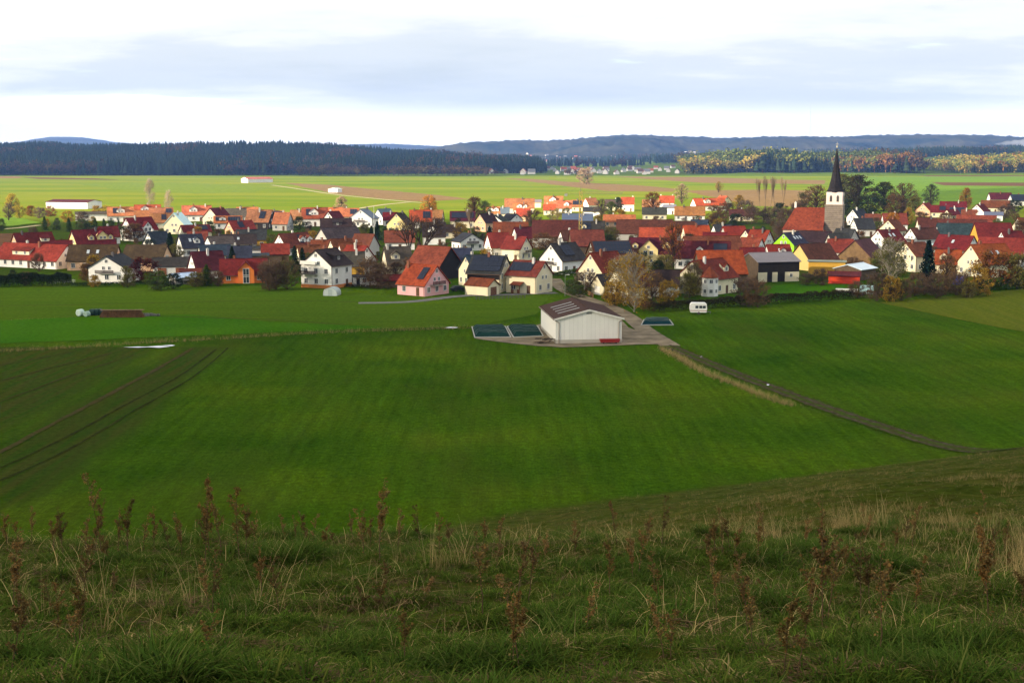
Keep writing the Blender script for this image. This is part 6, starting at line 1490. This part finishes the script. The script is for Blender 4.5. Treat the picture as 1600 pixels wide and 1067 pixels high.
STALKS = [za(510, 30, 410), za(470, 150, 420), za(590, 190, 410), za(640, 140, 410), za(715, 220, 390), za(770, 190, 400), za(40, 190, 400), za(100, 215, 370), za(155, 180, 360), za(265, 230, 380), za(320, 190, 420), za(910, 200, 420), za(1050, 50, 430), za(1025, 150, 470), za(1060, 420, 720), za(1110, 70, 400), za(1195, 80, 420), za(1225, 160, 420), za(1310, 370, 640), za(265, 530, 710), za(400, 500, 860), za(560, 470, 660), za(1420, 210, 340), za(1480, 230, 350), za(1560, 210, 370), za(850, 230, 390), za(390, 640, 900),
    zb(300, 70, 430), zb(165, 200, 340), zb(225, 190, 420), zb(75, 280, 390), zb(335, 440, 540), zb(815, 290, 710), zb(985, 340, 640), zb(1000, 560, 1020), zb(960, 620, 1000), zb(1040, 320, 650), zb(880, 390, 480), zb(1275, 250, 380), zb(1560, 300, 530), zb(1590, 250, 510), zb(220, 560, 720), zb(330, 540, 700), zb(520, 550, 660), zb(280, 570, 710), zb(10, 260, 400),
    zc_(65, 340, 500), zc_(100, 540, 790), zc_(390, 220, 350), zc_(280, 250, 350), zc_(455, 380, 710), zc_(510, 440, 540), zc_(600, 480, 870), zc_(650, 500, 870), zc_(690, 190, 330), zc_(760, 150, 640), zc_(720, 350, 600), zc_(850, 300, 420), zc_(1000, 290, 780), zc_(960, 330, 560), zc_(1060, 220, 340), zc_(1140, 350, 610), zc_(1450, 200, 610), zc_(1430, 270, 520), zc_(1590, 340, 610), zc_(1440, 80, 170), zc_(1100, 190, 300), zc_(930, 140, 210), zc_(1540, 350, 420), zc_(270, 240, 340)]
def band(y1): return 'in the nearest grass' if y1 > 960 else ('on the middle of the hill' if y1 > 885 else 'along the crest of the hill')
NUMW = 'first second third fourth fifth sixth seventh eighth ninth tenth eleventh twelfth thirteenth fourteenth fifteenth sixteenth seventeenth eighteenth nineteenth twentieth'.split()
def nth(k):
    if k < 20: return NUMW[k]
    return ('twenty', 'thirty', 'forty', 'fifty', 'sixty', 'seventy', 'eighty')[(k + 1) // 10 - 2] + '-' + NUMW[k % 10] if (k + 1) % 10 else ('twentieth', 'thirtieth', 'fortieth', 'fiftieth', 'sixtieth', 'seventieth', 'eightieth')[(k + 1) // 10 - 2]
rng = random.Random(55)
for _ in range(30): x_s = rng.uniform(0, 1600); y_s = rng.uniform(850, 885); STALKS.append((x_s, y_s - rng.uniform(35, 75), y_s))
for _ in range(20): x_s = rng.uniform(0, 1600); y_s = rng.uniform(890, 1060); STALKS.append((x_s, y_s - rng.uniform(60, 130) * y_s / 1000, y_s))
STALKS.sort(); BC = {}
for i, (x, y0, y1) in enumerate(STALKS):
    P = ground_hit(x, y1); hgt = (y1 - y0) / F * depth(P) * 1.1; hgt = max(.35, min(1.7, hgt)); st, sh = STK[i % 8]
    root = empty('dry_stalk', (P.x, P.y, float(terrain(P.x, P.y))), i * 1.7); bd_ = band(y1); k = BC.get(bd_, 0); BC[bd_] = k + 1
    tag(root, '%s dry brown weed stalk from the left %s' % (nth(k), bd_), 'weed stalk', 'dry weed stalks on the hill')
    for nm, me_, c_ in (('stem', st, (.105, .070, .036)), ('seed_heads', sh, ((.160, .100, .034), (.12, .080, .032), (.20, .130, .048))[i % 3])):
        o = link(nm, me_, root, c_); w_ = max(.85, min(1.35, hgt * 1.25)); tag(o, kind='stuff' if nm == 'seed_heads' else None); o.scale = (w_, w_, hgt)

# ------------------------------------------------------------------ haze
m, n, l, b = new_mat('haze'); MAT['haze'] = m; n.remove(b); pv = N(n, 'ShaderNodeVolumePrincipled'); pv.inputs['Color'].default_value = (.24, .44, 1.0, 1); pv.inputs['Density'].default_value = 6.5e-5; pv.inputs['Anisotropy'].default_value = .1; l.new(pv.outputs[0], n['Material Output'].inputs['Volume'])
mb = MB(); mb.box((-6500, -700, -2), (6500, 12000, 300)); tag(mb.build('haze', 'haze'), 'thin blue haze over the whole valley', None, None, 'stuff')
